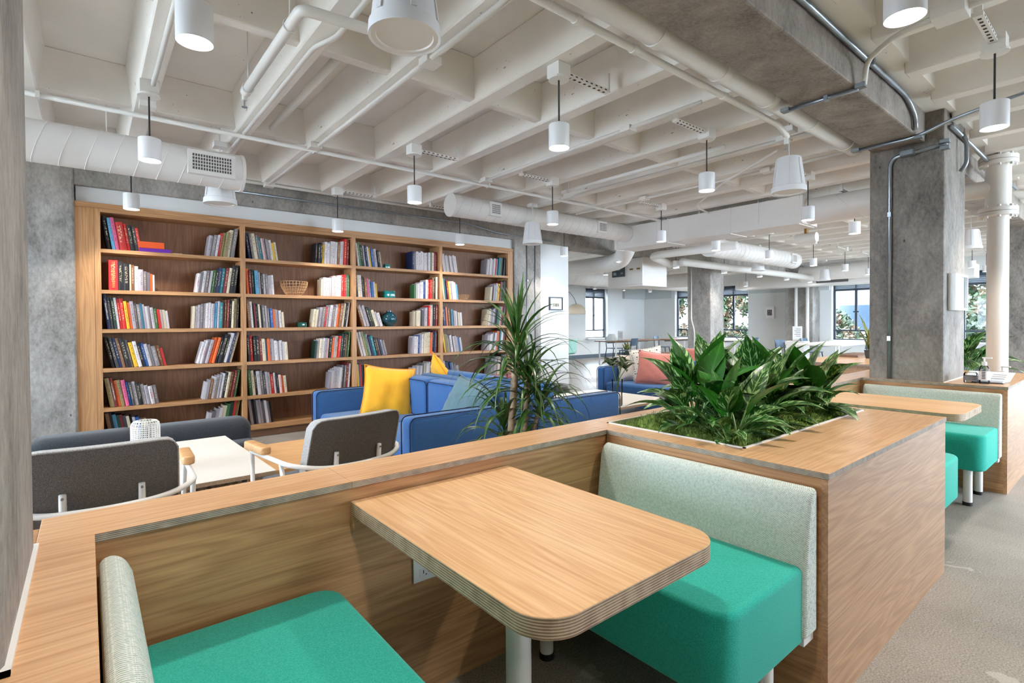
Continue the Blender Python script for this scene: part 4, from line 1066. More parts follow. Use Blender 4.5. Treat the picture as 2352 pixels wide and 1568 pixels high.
for x, y in ((4.11, 3.50), (5.12, 3.50), (4.11, 4.54), (5.12, 4.54)): MB().box(x, x+.05, y, y+.05, 0, .395).build('leg', M['chipboard'], t2)

# armchairs: grey felt shell on a white tube frame with oak arm pads (built facing +y at the origin)
def armchair():
    t = thing('armchair', 'x', 'armchair', (0, 0, 0), 0, 'grey felt armchairs with white tube frames')
    # back shell: leaning, curved, rounded corners; y of the shell's rear at height z
    def shell(u, v, off):
        x = (u-.5)*.52; z = .485+v*.34
        yb = -.30-.11*v+.06*(1-(2*u-1)**2)*-.55+off
        return (x*(1-.03*v), yb, z)
    def panel(name, off0, off1, mat, mat2, inset=0):
        nu, nv = 16, 8; mb = MB()
        def warp(u, v, off):
            # pull the corners in for the rounded outline
            x, y, z = shell(u, v, off); cu, cv = abs(2*u-1), abs(2*v-1)
            rx, ry = .20, .30; da, db = (cu-(1-rx))/rx, (cv-(1-ry))/ry
            if da > 0 and db > 0:
                k = max(da, db)/math.hypot(da, db); cu2, cv2 = 1-rx+rx*da*k, 1-ry+ry*db*k
                x *= cu2/cu; z = .485+.34*(.5+.5*cv2*(1 if v > .5 else -1))
            return (x, y, z)
        a = [warp(i/nu, j/nv, off0) for j in range(nv+1) for i in range(nu+1)]; b = [warp(i/nu, j/nv, off1) for j in range(nv+1) for i in range(nu+1)]
        w_ = nu+1; m = len(a)
        f1 = [(j*w_+i, j*w_+i+1, (j+1)*w_+i+1, (j+1)*w_+i) for j in range(nv) for i in range(nu)]
        f2 = [tuple(q+m for q in reversed(f)) for f in f1]
        bd = [(i) for i in range(nu+1)]+[(j*w_+nu) for j in range(1, nv+1)]+[(nv*w_+i) for i in range(nu-1, -1, -1)]+[(j*w_) for j in range(nv-1, 0, -1)]
        sd = [(bd[i], bd[i-1], bd[i-1]+m, bd[i]+m) for i in range(len(bd))]
        mb.add(a+b, f1+f2+sd); mb.mi = [0]*len(f1)+[1]*(len(f2)+len(sd)); return mb, [a[i] for i in bd]
    mb, ring = panel('b', 0, .068, 0, 0)
    me = mb.mesh('backrest', [M['grey_felt'], M['grey_felt_light']], smooth=True)
    bk = obj('backrest', me, t, world=False)
    obj('piping', MB().tube(ring, .004, 5, closed=True).mesh('piping', M['grey_felt_light'], smooth='all'), bk, world=False)
    obj('seat', MB().prism(rounded(-.255, .255, -.25, .27, (.06, .06, .05, .05), 5), .345, .42).mesh('seat', M['charcoal_felt'], bevel=.022, seg=3, smooth=True), t, world=False)
    # arm rail: one tube that runs round the back
    rail = arcpath([(-.325, .18, .600), (-.325, -.30, .600), (-.20, -.400, .578), (0, -.425, .574), (.20, -.400, .578), (.325, -.30, .600), (.325, .18, .600)], .09, 6)
    obj('arm_rail', MB().tube(rail, .0125, 10).mesh('arm_rail', M['white_metal'], smooth='all'), t, world=False)
    for s in (-1, 1):
        for y, y2 in ((.17, .22), (-.20, -.30)):
            obj('leg', MB().tube([(s*.325, y, .595), (s*.315, (y+y2)/2, .30), (s*.30, y2, .004)], .0115, 10).mesh('leg', M['white_metal'], smooth='all'), t, world=False)
        obj('cross_tube', MB().tube([(s*.318, .185, .345), (s*.318, -.215, .345)], .010, 8).mesh('cross_tube', M['white_metal'], smooth='all'), t, world=False)
        pad = MB().prism(rounded(s*.325-.028, s*.325+.028, -.03, .225, (.026, .026, .018, .018), 4), .611, .653)
        obj('arm_pad', pad.mesh('arm_pad', M['light_oak'], bevel=.009, seg=3, smooth=True), t, world=False)
        br = obj('back_bracket', MB().tube([(s*.125, -.400, .53), (s*.125, -.385, .585), (s*.125, -.392, .650)], [.010, .013, .012], 8).mesh('back_bracket', M['white_metal'], smooth='all'), t, world=False)
        obj('screw', MB().cyl((s*.125, -.409, .636), (s*.125, -.400, .637), .005, 8).mesh('screw', M['steel_grey']), br, world=False)
    obj('seat_rail', MB().tube([(-.318, .0, .342), (.318, .0, .342)], .010, 8).mesh('seat_rail', M['white_metal'], smooth='all'), t, world=False)
    return t
ac = armchair(); ac['label'] = 'grey felt armchair beside the concrete column, back toward the booth'
ac.location = (.055, 3.03, 0); ac.rotation_euler = (0, 0, R(-2))
dup(ac, (1.045, 3.02, 0), R(8), 'grey felt armchair in front of the blue sofa, back toward the booth')

# ottoman and sprig vase
ot2 = thing('ottoman', 'round charcoal felt ottoman behind the rose cushion', 'ottoman', (5.05, 5.42, 0))
MB().lathe([(.001, .05), (.30, .05), (.335, .09), (.335, .34), (.30, .41), (.20, .43), (.001, .432)], (5.05, 5.42, 0), 36, cap=False).build('pouf', M['ottoman_felt'], ot2, smooth=True)
MB().cyl((5.05, 5.42, 0), (5.05, 5.42, .052), .28, 28).build('base', M['black_rubber'], ot2)

def sprig_vase(x, y, z):
    t = thing('sprig_vase', 'clear glass vase of drooping green sprigs on the white table', 'vase', (x, y, z))
    MB().lathe([(.001, .001), (.050, .001), (.055, .02), (.053, .15), (.058, .28), (.056, .28), (.050, .15), (.051, .012), (.001, .012)], (x, y, z), 24, cap=False).build('glass_vase', M['clear_glass'], t, smooth=True)
    MB().lathe([(.001, .012), (.046, .012), (.046, .07), (.001, .07)], (x, y, z), 20, cap=False).build('pebbles', M['cream_linen'], t)
    rg = random.Random(2); me = leaf_mesh('leaf', M['leaf_sprig'], .125, .048, 50, 60, 0, .3, 6)
    for k in range(5):
        a = k*1.3+.4; hh = rg.uniform(.34, .46); ex, ey = x+math.cos(a)*rg.uniform(.06, .13), y+math.sin(a)*rg.uniform(.06, .13)
        MB().tube([(x-math.cos(a)*.02, y-math.sin(a)*.02, z+.03), (x+math.cos(a)*.02, y+math.sin(a)*.02, z+.28), (ex, ey, z+hh)], .004, 5).build('stem', M['stem_green'], t)
        for q in range(8):
            o = obj('leaf', me, t, loc=(ex-x, ey-y, hh-.015*rg.random()), rot=(rg.uniform(-.4, .4), rg.uniform(-.5, .6), q*.785+rg.uniform(-.3, .3)), world=False)
            s_ = rg.uniform(.9, 1.3); o.scale = (s_,)*3
sprig_vase(4.34, 3.56, .4205)

# dracaena ---------------------------------------------------------------
def dracaena():
    x0, y0 = 2.03, 2.46; z0 = 0
    t = thing('dracaena_plant', 'tall dracaena with thin arching leaves in front of the blue sofa', 'plant', (x0, y0, 0)); rg = random.Random(4)
    MB().lathe([(.001, .0), (.13, .0), (.165, .30), (.155, .30), (.15, .26), (.001, .26)], (x0, y0, 0), 28, cap=False).build('pot', M['pot_dark'], t, smooth=True)
    MB().lathe([(.001, .262), (.149, .262)], (x0, y0, 0), 20, cap=False).build('soil', M['soil'], t)
    trunks = [([(x0-.045, y0, .25), (x0-.035, y0+.005, .60), (x0-.005, y0, .95), (x0+.02, y0, 1.24)], .021), ([(x0+.05, y0-.03, .25), (x0+.045, y0-.03, .6), (x0+.075, y0-.03, .98)], .017), ([(x0+.03, y0+.06, .25), (x0-.03, y0+.07, .62)], .015)]
    for pts, r_ in trunks:
        # ringed bark: bulging nodes
        P = []; n = 44
        for i in range(n+1):
            q = i/n*(len(pts)-1); k = min(int(q), len(pts)-2); f = q-k; P.append(tuple(a+(b-a)*f for a, b in zip(pts[k], pts[k+1])))
        MB().tube(P, [r_*(1+.10*(i % 2)) for i in range(n+1)], 10).build('trunk', M['trunk_bark'], t, smooth='all')
    LV = [leaf_mesh('leaf', M['leaf_dracaena'], ln, .026, ri, be, 0, .25, 9, .6) for ln, ri, be in ((.42, 82, 30), (.50, 66, 80), (.54, 54, 120), (.52, 38, 125), (.46, 15, 95))]
    def head(p, n, z_span, s, seed, up=True):
        rg = random.Random(seed)
        for k in range(n):
            q = k/n; me = LV[min(4, int((q if up else .25+.75*q)*5))]
            o = obj('leaf', me, t, loc=(p[0]-x0, p[1]-y0, p[2]-q*z_span), rot=(rg.uniform(-.2, .2), rg.uniform(-.12, .12), k*2.399+rg.uniform(-.35, .35)), world=False)
            sc = s*rg.uniform(.78, 1.12); o.scale = (sc, sc*1.05, sc)
    head((x0+.02, y0, 1.24), 70, .36, .98, 1)
    head((x0+.08, y0-.03, 1.00), 56, .28, .95, 2, False)
    head((x0-.03, y0+.07, .68), 40, .16, .92, 3, False)
    head((x0+.16, y0-.05, .80), 34, .14, .9, 5, False)
    MB().tube([(x0+.05, y0-.03, .5), (x0+.12, y0-.045, .66), (x0+.16, y0-.05, .80)], .012, 8).build('trunk', M['trunk_bark'], t, smooth='all')
dracaena()
# ------------------------------------------------------------------ pendants
ZB = 2.40
def pendant_proto():
    t = thing('pendant_light', 'x', 'pendant light', (0, 0, 0), 0, 'white cylinder pendant lights'); r, h = .065, .148
    obj('shade', MB().lathe([(r-.006, .004), (r-.001, .0), (r, .002), (r, h-.004), (r-.004, h), (.001, h)], (0, 0, 0), 32, cap=False).mesh('shade', M['white_satin'], smooth=True), t, world=False)
    obj('diffuser', MB().lathe([(.001, .009), (r-.006, .006)], (0, 0, 0), 28, cap=False).mesh('diffuser', M['lamp_glow']), t, world=False)
    c = obj('cord', MB().cyl((0, 0, h), (0, 0, .425), .0055, 8).mesh('cord', M['black_cord']), t, world=False)
    obj('cord_grip', MB().cyl((0, 0, h), (0, 0, h+.008), .013, 10).mesh('cord_grip', M['black_cord']), c, world=False)
    cn = obj('mount_box', MB().cyl((0, 0, .425), (0, 0, .438), .065, 20).box(-.052, .052, -.052, .052, .438, .518).mesh('mount_box', M['white_paint']), t, world=False)
    st = MB().box(.05, .47, -.021, .021, .468, .490).box(.455, .472, -.018, .018, .49, .60)
    s = obj('strut', st.mesh('strut', M['white_paint']), t, world=False)
    hl = MB()
    for k in range(8): hl.box(.085+k*.047, .105+k*.047, -.0215, .0215, .475, .483).box(.085+k*.047, .105+k*.047, -.008, .008, .4672, .4685)
    obj('strut_slots', hl.mesh('strut_slots', M['slot_dark']), s, world=False)['kind'] = 'stuff'
    return t
pp = pendant_proto(); used = False
PX = [.34, 2.32, 4.05, 6.10, 7.52, 9.30, 11.20, 12.9, 14.4, 15.9]; PY = [-3.1, -1.3, .57, 2.36, 4.23, 6.10, 7.95, 9.8, 11.5]
XN = ['over the armchair beside the column', 'over the blue sofas', 'over the far booth line', 'past the booth column', 'past the rectangular duct', 'between duct and far lounge',
      'beside the free-standing column', 'beyond the free-standing column', 'near the far tables', 'by the far windows']
YN = {-3.1: 'row by the street windows', -1.3: 'row along the walkway', .57: 'row over the booth tables', 2.36: 'row behind the booth partition', 4.23: 'row over the lounge sofas', 6.10: 'row in front of the bookcase',
      7.95: 'row behind the bookcase line', 9.8: 'row over the far tables', 11.5: 'row by the far lounge wall'}
lamp_n = 0
for j, y in enumerate(PY):
    for i, x in enumerate(PX):
        if y > 7 and x < 7.2: continue
        if y > 9 and i in (4, 6): continue
        if y < -2 and i > 3: continue
        if y == .57 and i == 4: continue
        o = pp if not used else dup(pp, (0, 0, 0)); used = True
        o.location = (x, y, ZB); flip = i >= 2
        o.rotation_euler = (0, 0, R(180) if flip else 0)
        o['label'] = 'white cylinder pendant %s, %s' % (XN[i], YN[y])
        if i == 0 and o is not pp:
            for c in [c for c in o.children if c.name.startswith('strut')]:
                for g in list(c.children): bpy.data.objects.remove(g)
                bpy.data.objects.remove(c)
        ld = bpy.data.lights.new('pendant_spot', 'SPOT'); ld.energy = LAMP_W; ld.spot_size = R(118); ld.spot_blend = .55; ld.shadow_soft_size = .05; ld.color = (1, .94, .86)
        lo = bpy.data.objects.new('pendant_spot', ld); col.objects.link(lo); lo.location = (x, y, ZB-.004)
        lamp_n += 1

# ------------------------------------------------------------------ speakers
def speaker_proto():
    t = thing('pendant_speaker', 'x', 'speaker', (0, 0, 0), 0, 'white bell shaped pendant speakers'); r = .134
    b = obj('housing', MB().lathe([(r*.93, .004), (r, .0), (r*1.005, .012), (r*.985, .045), (r*.93, .05), (r*.92, .055), (r*.72, .27), (r*.68, .288), (.001, .292)], (0, 0, 0), 40, cap=False).mesh('housing', M['white_satin'], smooth=True), t, world=False)
    obj('grille', MB().lathe([(.001, .010), (r*.78, .010), (r*.80, .004), (r*.93, .004)], (0, 0, 0), 36, cap=False).mesh('grille', M['white_paint']), t, world=False)
    for k in range(6):
        a = k*math.pi/3+.3; c, s = math.cos(a), math.sin(a); w_ = .011
        vs = []
        for rr_, h in ((r*.935, .055), (r*.735, .268)):
            for e in (-w_, w_): vs += [(c*(rr_-.006)-s*e, s*(rr_-.006)+c*e, h), (c*(rr_+.004)-s*e, s*(rr_+.004)+c*e, h)]
        obj('rib', MB().add(vs, [(0, 1, 3, 2), (4, 6, 7, 5), (1, 5, 7, 3), (0, 2, 6, 4), (0, 4, 5, 1), (2, 3, 7, 6)]).mesh('rib', M['white_satin']), b, world=False)
    obj('cable', MB().cyl((0, 0, .29), (0, 0, .50), .0035, 6).mesh('cable', M['white_paint']), t, world=False)
    obj('hook_plate', MB().box(-.05, .05, -.05, .05, .50, .545).cyl((0, 0, .545), (0, 0, .846), .006, 6).mesh('hook_plate', M['white_paint']), t, world=False)
    return t
sp = speaker_proto()
for k, (x, y, lb) in enumerate(((.94, 1.777, 'big white bell speaker over the near booth partition'), (4.557, 1.912, 'white bell speaker hanging beside the concrete beam near the column'),
        (.933, 5.23, 'white bell speaker below the spiral duct above the bookcase'), (4.705, 5.31, 'white bell speaker in front of the column with two thin conduits'),
        (10.35, 1.71, 'white bell speaker beyond the conduit-clad column'), (11.02, 5.247, 'white bell speaker by the free-standing column'), (15.1, 5.43, 'white bell speaker before the far windows'))):
    o = sp if k == 0 else dup(sp, (0, 0, 0)); o.location = (x, y, 2.373); o['label'] = lb

# ------------------------------------------------------------------ ducts
def spiral(name, label, axis, a0, a1, c, r, pitch=.13, cap0=True, cap1=True, grilles=()):
    """round spiral duct along X ('x') or Y; c = the two other coordinates"""
    P = (lambda a: (a, c[0], c[1])) if axis == 'x' else (lambda a: (c[0], a, c[1]))
    m = P((a0+a1)/2); t = thing(name, label, 'duct', (m[0], m[1], c[1]-r), 0, 'white air ducts under the ceiling')
    MB().cyl(P(a0), P(a1), r, 40).build('shell', M['duct_white'], t, smooth=True)
    n = int((a1-a0)/pitch)
    for k in range(n):
        a = a0+pitch*(k+.5); pts = []
        for q in range(28):
            th = 2*math.pi*q/28; s = a+pitch*.35*math.sin(th)
            pts.append((s, c[0]+math.cos(th)*r, c[1]+math.sin(th)*r) if axis == 'x' else (c[0]+math.cos(th)*r, s, c[1]+math.sin(th)*r))
        MB().tube(pts, .0035, 4, closed=True).build('seam', M['duct_white'], t)
    for f_ in (.2, .8):
        q = P(a0+(a1-a0)*f_); MB().cyl((q[0], q[1], c[1]+r-.01), (q[0], q[1], 3.215), .005, 6).build('hanger_rod', M['pipe_white'], t)
    for a in (a0, a1):
        MB().cyl(P(a-.012), P(a+.012), r+.006, 40).build('collar', M['duct_white'], t, smooth=True)
    for (g0, g1, dz, hh) in grilles:
        y = c[0]-r*.985
        g = MB().box(g0-.03, g1+.03, y-.016, y+.03, c[1]+dz-hh/2-.03, c[1]+dz+hh/2+.03).build('register_frame', M['duct_white'], t, bevel=.004)
        MB().box(g0, g1, y-.0175, y-.014, c[1]+dz-hh/2, c[1]+dz+hh/2).build('register_core', M['grille_dark'], g)
        bars = MB(); nb = max(4, int((g1-g0)/.018))
        for k in range(nb+1): x = g0+(g1-g0)*k/nb; bars.box(x-.0025, x+.0025, y-.0215, y-.0165, c[1]+dz-hh/2, c[1]+dz+hh/2)
        for k in range(6): z = c[1]+dz-hh/2+hh*k/5; bars.box(g0, g1, y-.0205, y-.017, z-.003, z+.003)
        bars.build('register_bars', M['duct_white'], g)
    return t
spiral('spiral_duct', 'round white spiral duct ending over the bookcase column end', 'x', -3.5, 1.04, (4.95, 2.60), .148, .145, grilles=((.66, .94, .0, .13),))
spiral('spiral_duct', 'round white spiral duct running from bookcase to rectangular duct', 'x', 3.52, 6.95, (5.50, 2.775), .139, .15, grilles=((4.05, 4.18, 0, .12), (6.12, 6.27, 0, .12)))
rd = thing('rectangular_duct', 'large white rectangular duct crossing the lounge ceiling', 'duct', (7.17, 3.5, 2.53), 0, 'white air ducts under the ceiling')
MB().box(6.95, 7.40, 2.75, 5.75, 2.53, 2.885).build('shell', M['duct_white'], rd, bevel=.004)
for y in (5.70, 4.7, 3.7, 2.80): MB().box(6.942, 7.408, y-.012, y+.012, 2.522, 2.893).build('seam', M['duct_white'], rd)
for y in (4.9, 3.3): MB().cyl((6.93, y, 2.60), (6.93, y, 2.93), .004, 6).build('hanger_rod', M['pipe_white'], rd)
# 
spiral('spiral_duct', 'round white duct joining the rectangular duct beside the beam', 'y', 1.62, 2.75, (7.17, 2.70), .165, .45)
# branch that dips toward the far lounge
bd = thing('branch_duct', 'bent white branch duct dropping from the rectangular duct', 'duct', (7.9, 6.4, 2.25), 0, 'white air ducts under the ceiling')
MB().tube(arcpath([(7.17, 5.70, 2.68), (7.40, 5.85, 2.60), (7.9, 6.40, 2.45), (8.05, 8.4, 2.46), (8.05, 9.4, 2.46)], .35, 8), .16, 28).build('shell', M['duct_white'], bd, smooth=True)
spiral('spiral_duct', 'long round white duct far behind the air handler', 'x', 9.4, 16.5, (9.2, 2.46), .20, .16)
spiral('spiral_duct', 'round white duct with register by the free-standing column', 'x', 8.48, 11.9, (4.9, 2.62), .17, .15, grilles=((11.45, 11.62, 0, .14),))
spiral('spiral_duct', 'white duct with register over the far windows', 'y', 3.6, 6.2, (15.6, 2.62), .2, .2)
spiral('spiral_duct', 'white duct crossing in front of the far lounge wall', 'y', 7.1, 8.97, (12.6, 2.44), .19, .17)
rd2 = thing('rectangular_duct', 'white rectangular duct with register above the far windows', 'duct', (16.4, 4.6, 2.5), 0, 'white air ducts under the ceiling')
MB().box(16.1, 16.7, 2.6, 8.4, 2.32, 2.645).build('shell', M['duct_white'], rd2, bevel=.004)
MB().box(16.08, 16.102, 5.2, 6.0, 2.38, 2.58).build('register', M['grille_dark'], rd2)
MB().box(16.08, 16.102, 8.3, 8.38, 2.40, 2.60).build('bracket', M['duct_white'], rd2)
# air handler
ah = thing('air_handler', 'white boxy ceiling air handler with a dark wiring panel', 'air handler', (9.2, 7.05, 2.05))
MB().box(8.9, 9.75, 6.62, 7.55, 2.06, 2.66).build('cabinet', M['duct_white'], ah, bevel=.012)
MB().box(8.86, 8.9, 6.60, 6.98, 2.10, 2.64).build('door', M['white_paint'], ah, bevel=.004)
p_ = MB().box(8.885, 8.90, 7.08, 7.42, 2.28, 2.50).build('wiring_panel', M['dark_frame'], ah)
MB().box(8.878, 8.886, 7.30, 7.38, 2.32, 2.38).box(8.878, 8.886, 7.12, 7.18, 2.34, 2.37).box(8.878, 8.886, 7.2, 7.27, 2.42, 2.46).build('terminal', M['steel_grey'], p_)
MB().box(8.85, 8.861, 6.66, 6.74, 2.40, 2.43).box(8.85, 8.861, 6.84, 6.92, 2.40, 2.43).build('latch', M['brass'], ah)
MB().tube(bez((8.88, 7.40, 2.66), (8.80, 7.52, 2.60), (8.80, 7.50, 2.45), (8.88, 7.40, 2.42), 10), .010, 8).build('cable', M['black_cord'], ah, smooth='all')
for x, y in ((8.95, 6.68), (9.70, 6.68), (8.95, 7.50), (9.70, 7.50)): MB().cyl((x, y, 2.66), (x, y, 3.0), .006, 6).build('hanger_rod', M['steel_grey'], ah)

# ------------------------------------------------------------------ pipes and conduits
def run(name, label, pts, r, mat='pipe_white', cat='pipe', rad=.06, n=10, group='painted ceiling pipes', extra=()):
    m = Vector(pts[0]); t = thing(name, label, cat, tuple(m), 0, group)
    MB().tube(arcpath(pts, rad, 6) if len(pts) > 2 else pts, r, n).build('tube', M[mat], t, smooth='all')
    for kind, p, sz in extra:
        if kind == 'box': MB().box(p[0]-sz, p[0]+sz, p[1]-sz, p[1]+sz, p[2]-sz*.45, p[2]+sz*.45).build('junction_box', M[mat if mat != 'steel_conduit' else 'steel_box'], t, bevel=.003)
        if kind == 'ringx': MB().cyl((p[0]-sz, p[1], p[2]), (p[0]+sz, p[1], p[2]), r+.005, n*2).build('coupling', M[mat], t, smooth=True)
        if kind == 'ringy': MB().cyl((p[0], p[1]-sz, p[2]), (p[0], p[1]+sz, p[2]), r+.005, n*2).build('coupling', M[mat], t, smooth=True)
        if kind == 'rod': MB().cyl(p, (p[0], p[1], 3.2), .004, 6).build('hanger_rod', M['pipe_white'], t)
        if kind == 'rod': MB().tube([(p[0]+math.cos(a)*(r+.006), p[1], p[2]+math.sin(a)*(r+.006)) for a in [k*math.pi/6 for k in range(12)]], .0035, 5, closed=True).build('clevis', M['pipe_white'], t)
        if kind == 'strap': MB().box(p[0]-.012, p[0]+.012, p[1]-r-.012, p[1]+r+.012, p[2]-r-.004, p[2]+r+.004).build('strap', M[mat], t)
        if kind == 'strapy': MB().box(p[0]-r-.004, p[0]+r+.004, p[1]-.012, p[1]+.012, p[2]-r-.004, p[2]+r+.004).build('strap', M[mat], t)
    return t
run('sprinkler_pipe', 'thin white sprinkler line crossing all the ribs above the lounge', [(-3, 4.80, 2.875), (8.2, 4.80, 2.875), (8.6, 5.0, 2.80), (11, 5.0, 2.80)], .018, extra=[('strap', (-.24, 4.80, 2.875), 0), ('strap', (1.62, 4.80, 2.875), 0), ('strap', (3.58, 4.80, 2.875), 0)])
run('drain_pipe', 'thick white pipe hugging the side of the concrete beam', [(-3, 1.655, 2.835), (5.28, 1.655, 2.835)], .076, n=24, extra=[('ringx', (x, 1.655, 2.835), .03) for x in (.9, 2.36, 3.0, 3.62, 4.3, 5.05)])
run('water_pipe', 'slim white pipe parallel to the thick beam pipe', [(-3, 1.80, 2.80), (4.12, 1.80, 2.80), (4.26, 1.80, 2.74)], .021, n=12, extra=[('ringx', (x, 1.80, 2.80), .02) for x in (1.9, 2.35, 3.3)])
run('water_pipe', 'white elbowed pipe on hanger rods above the armchair', [(.81, 3.70, 2.80), (.81, 2.56, 2.80), (1.16, 2.52, 2.80), (1.19, 2.52, 2.96)], .027, rad=.045, n=14, extra=[('rod', (.81, 3.62, 2.80), 0), ('rod', (.81, 2.74, 2.80), 0), ('ringy', (.81, 3.66, 2.80), .03)])
run('conduit', 'white conduit following a ceiling rib left of the big speaker', [(1.035, 6.3, 2.895), (1.035, 3.05, 2.895), (1.09, 2.85, 2.885), (1.09, 2.3, 2.9)], .0145, cat='conduit')
run('water_pipe', 'short white pipe inside the coffer beside the speaker', [(1.24, 4.72, 2.97), (1.24, 3.25, 2.97)], .028, n=14)
run('conduit', 'white conduit on the rib above the column armchair', [(.36, 4.2, 2.895), (.36, 1.7, 2.895)], .0145, cat='conduit', extra=[('box', (.36, 4.60, 2.895), .05)])
run('conduit', 'white conduit with square boxes on the rib beyond the big speaker', [(1.62, 6.4, 2.893), (1.62, 1.75, 2.893)], .0155, cat='conduit', extra=[('box', (1.64, 2.78, 2.893), .052), ('box', (1.60, 4.74, 2.893), .052), ('box', (1.63, 6.36, 2.893), .052)])
run('conduit', 'white conduit with boxes on the rib over the blue sofas', [(3.45, 5.3, 2.885), (3.45, 2.05, 2.885)], .0145, cat='conduit', extra=[('box', (3.47, 2.72, 2.885), .05), ('box', (3.45, 4.66, 2.885), .05)])
run('water_pipe', 'white pipe inside the coffer above the blue sofas', [(3.68, 4.0, 2.95), (3.68, 1.7, 2.95)], .022, n=12)
run('conduit', 'white conduit on the rib in front of the rectangular duct', [(4.72, 5.2, 2.885), (4.72, 1.75, 2.885)], .0145, cat='conduit', extra=[('box', (4.72, 2.02, 2.885), .052)])
run('water_pipe', 'short white sprinkler branch hanging over the far booth', [(4.42, 4.45, 2.86), (4.42, 2.4, 2.86)], .02, n=12, extra=[('rod', (4.42, 4.35, 2.86), 0)])
run('conduit', 'white conduit on the rib just before the rectangular duct', [(5.55, 5.3, 2.885), (5.55, 1.75, 2.885)], .0145, cat='conduit', extra=[('box', (5.55, 2.55, 2.885), .05), ('box', (5.55, 4.1, 2.885), .05)])
run('conduit', 'slanting white conduit near the rectangular duct', [(5.0, 2.2, 2.89), (5.6, 3.1, 2.86), (6.4, 3.9, 2.86), (6.9, 4.0, 2.86)], .012, cat='conduit', rad=.2)
run('conduit', 'thin conduit along the concrete beam over the bookcase', [(1.25, 6.48, 2.80), (4.4, 6.48, 2.80), (5.0, 6.48, 2.72), (6.2, 6.48, 2.70)], .011, 'steel_conduit', 'conduit', group='metal conduits')
run('conduit', 'white conduit under the ribs at the bookcase wall', [(-2, 6.40, 2.905), (4.6, 6.40, 2.905)], .016, cat='conduit')
for x, nm in ((5.62, 'first'), (5.80, 'second')):
    run('conduit', '%s thin vertical conduit on the column beside the bookcase' % nm, [(x, 6.488, .2), (x, 6.488, 2.66)], .010, 'steel_conduit', 'conduit', group='metal conduits', extra=[('strap', (x, 6.488, 2.0), 0)])
# steel conduits on the beam and far column
run('conduit', 'galvanized conduit along the beam edge bending down to the column', [(-.09, 1.143, 2.955), (4.72, 1.143, 2.955), (4.93, 1.143, 2.86), (4.95, 1.143, 2.765)], .017, 'steel_conduit', 'conduit', .14, 12, 'metal conduits', [('strap', (3.9, 1.143, 2.955), 0)])
run('conduit', 'short steel conduit strapped under the concrete beam', [(3.72, 1.56, 2.738), (3.72, 1.15, 2.738)], .0135, 'steel_conduit', 'conduit', .05, 10, 'metal conduits', [('box', (3.72, 1.58, 2.742), .028), ('box', (3.72, 1.135, 2.75), .028), ('strapy', (3.72, 1.33, 2.738), 0)])
run('conduit', 'curved grey conduit rising from the beam to the ceiling', [(3.72, 1.118, 2.75), (3.70, 1.10, 2.88), (3.5, .90, 2.895), (3.47, -.5, 2.895)], .0155, cat='conduit', rad=.13, extra=[('box', (3.47, .66, 2.885), .07)])
run('conduit', 'steel conduit under the beam beside the column', [(5.06, 1.57, 2.738), (5.06, 1.16, 2.738), (5.02, .95, 2.80), (4.95, .2, 2.895)], .0135, 'steel_conduit', 'conduit', .12, 10, 'metal conduits', [('box', (5.06, 1.58, 2.742), .03), ('box', (5.06, 1.15, 2.735), .026)])
run('conduit', 'vertical steel conduit on the face of the far column', [(5.292, 1.40, .81), (5.292, 1.40, 2.62), (5.292, 1.37, 2.675), (5.292, 1.02, 2.70)], .0155, 'steel_conduit', 'conduit', .03, 12, 'metal conduits', [('strapy', (5.292, 1.40, 2.2), 0), ('strapy', (5.292, 1.40, 1.15), 0), ('box', (5.262, 1.27, 2.678), .045), ('box', (5.275, 1.03, 2.715), .03), ('box', (5.275, 1.03, 2.665), .03)])
run('conduit', 'steel conduit running past the back of the far column', [(5.4, 1.015, 2.86), (8.6, 1.015, 2.86)], .017, 'steel_conduit', 'conduit', group='metal conduits')
run('conduit', 'grey elbow conduit on the column side', [(5.75, 1.01, 2.88), (5.75, .98, 2.80), (5.75, .98, 2.62), (5.75, 1.02, 2.56)], .016, 'steel_conduit', 'conduit', .04, 10, 'metal conduits')
def sprinkler(x, y, z, lb):
    t = thing('fire_sprinkler', lb, 'sprinkler', (x, y, z), 0, 'sprinkler heads')
    MB().cyl((x, y, z), (x, y, z+.08), .016, 10).build('drop', M['pipe_white'], t, smooth=True)
    MB().cyl((x, y, z-.045), (x, y, z-.041), .018, 12).cyl((x, y, z-.041), (x, y, z), .005, 6).build('deflector', M['steel_grey'], t)
sprinkler(4.24, 1.80, 2.68, 'small sprinkler head at the end of the slim beam pipe')
sprinkler(.81, 3.72, 2.755, 'small sprinkler head below the elbowed pipe')
# valve riser
rs = thing('pipe_riser', 'tall white flanged pipe riser with a tee and red blank flange', 'pipe', (6.97, .95, 0)); rx, ry = 6.97, .95
MB().cyl((rx, ry, 0), (rx, ry, 2.32), .083, 32).build('riser_tube', M['pipe_white'], rs, smooth=True)
MB().cyl((rx, ry, 2.40), (rx, ry, 2.82), .098, 32).build('tee_body', M['pipe_white'], rs, smooth=True)
MB().cyl((rx, ry, 2.90), (rx, ry, 3.2), .083, 32).build('riser_tube', M['pipe_white'], rs, smooth=True)
MB().cyl((rx, ry, 2.60), (rx-.02, ry+.27, 2.60), .085, 28).build('tee_branch', M['pipe_white'], rs, smooth=True)
MB().cyl((rx-.02, ry+.27, 2.60), (rx-.02, ry+.30, 2.60), .135, 32).build('flange', M['pipe_white'], rs, smooth=True)
MB().cyl((rx-.02, ry+.302, 2.60), (rx-.02, ry+.33, 2.60), .135, 32).build('blank_flange', M['valve_red'], rs, smooth=True)
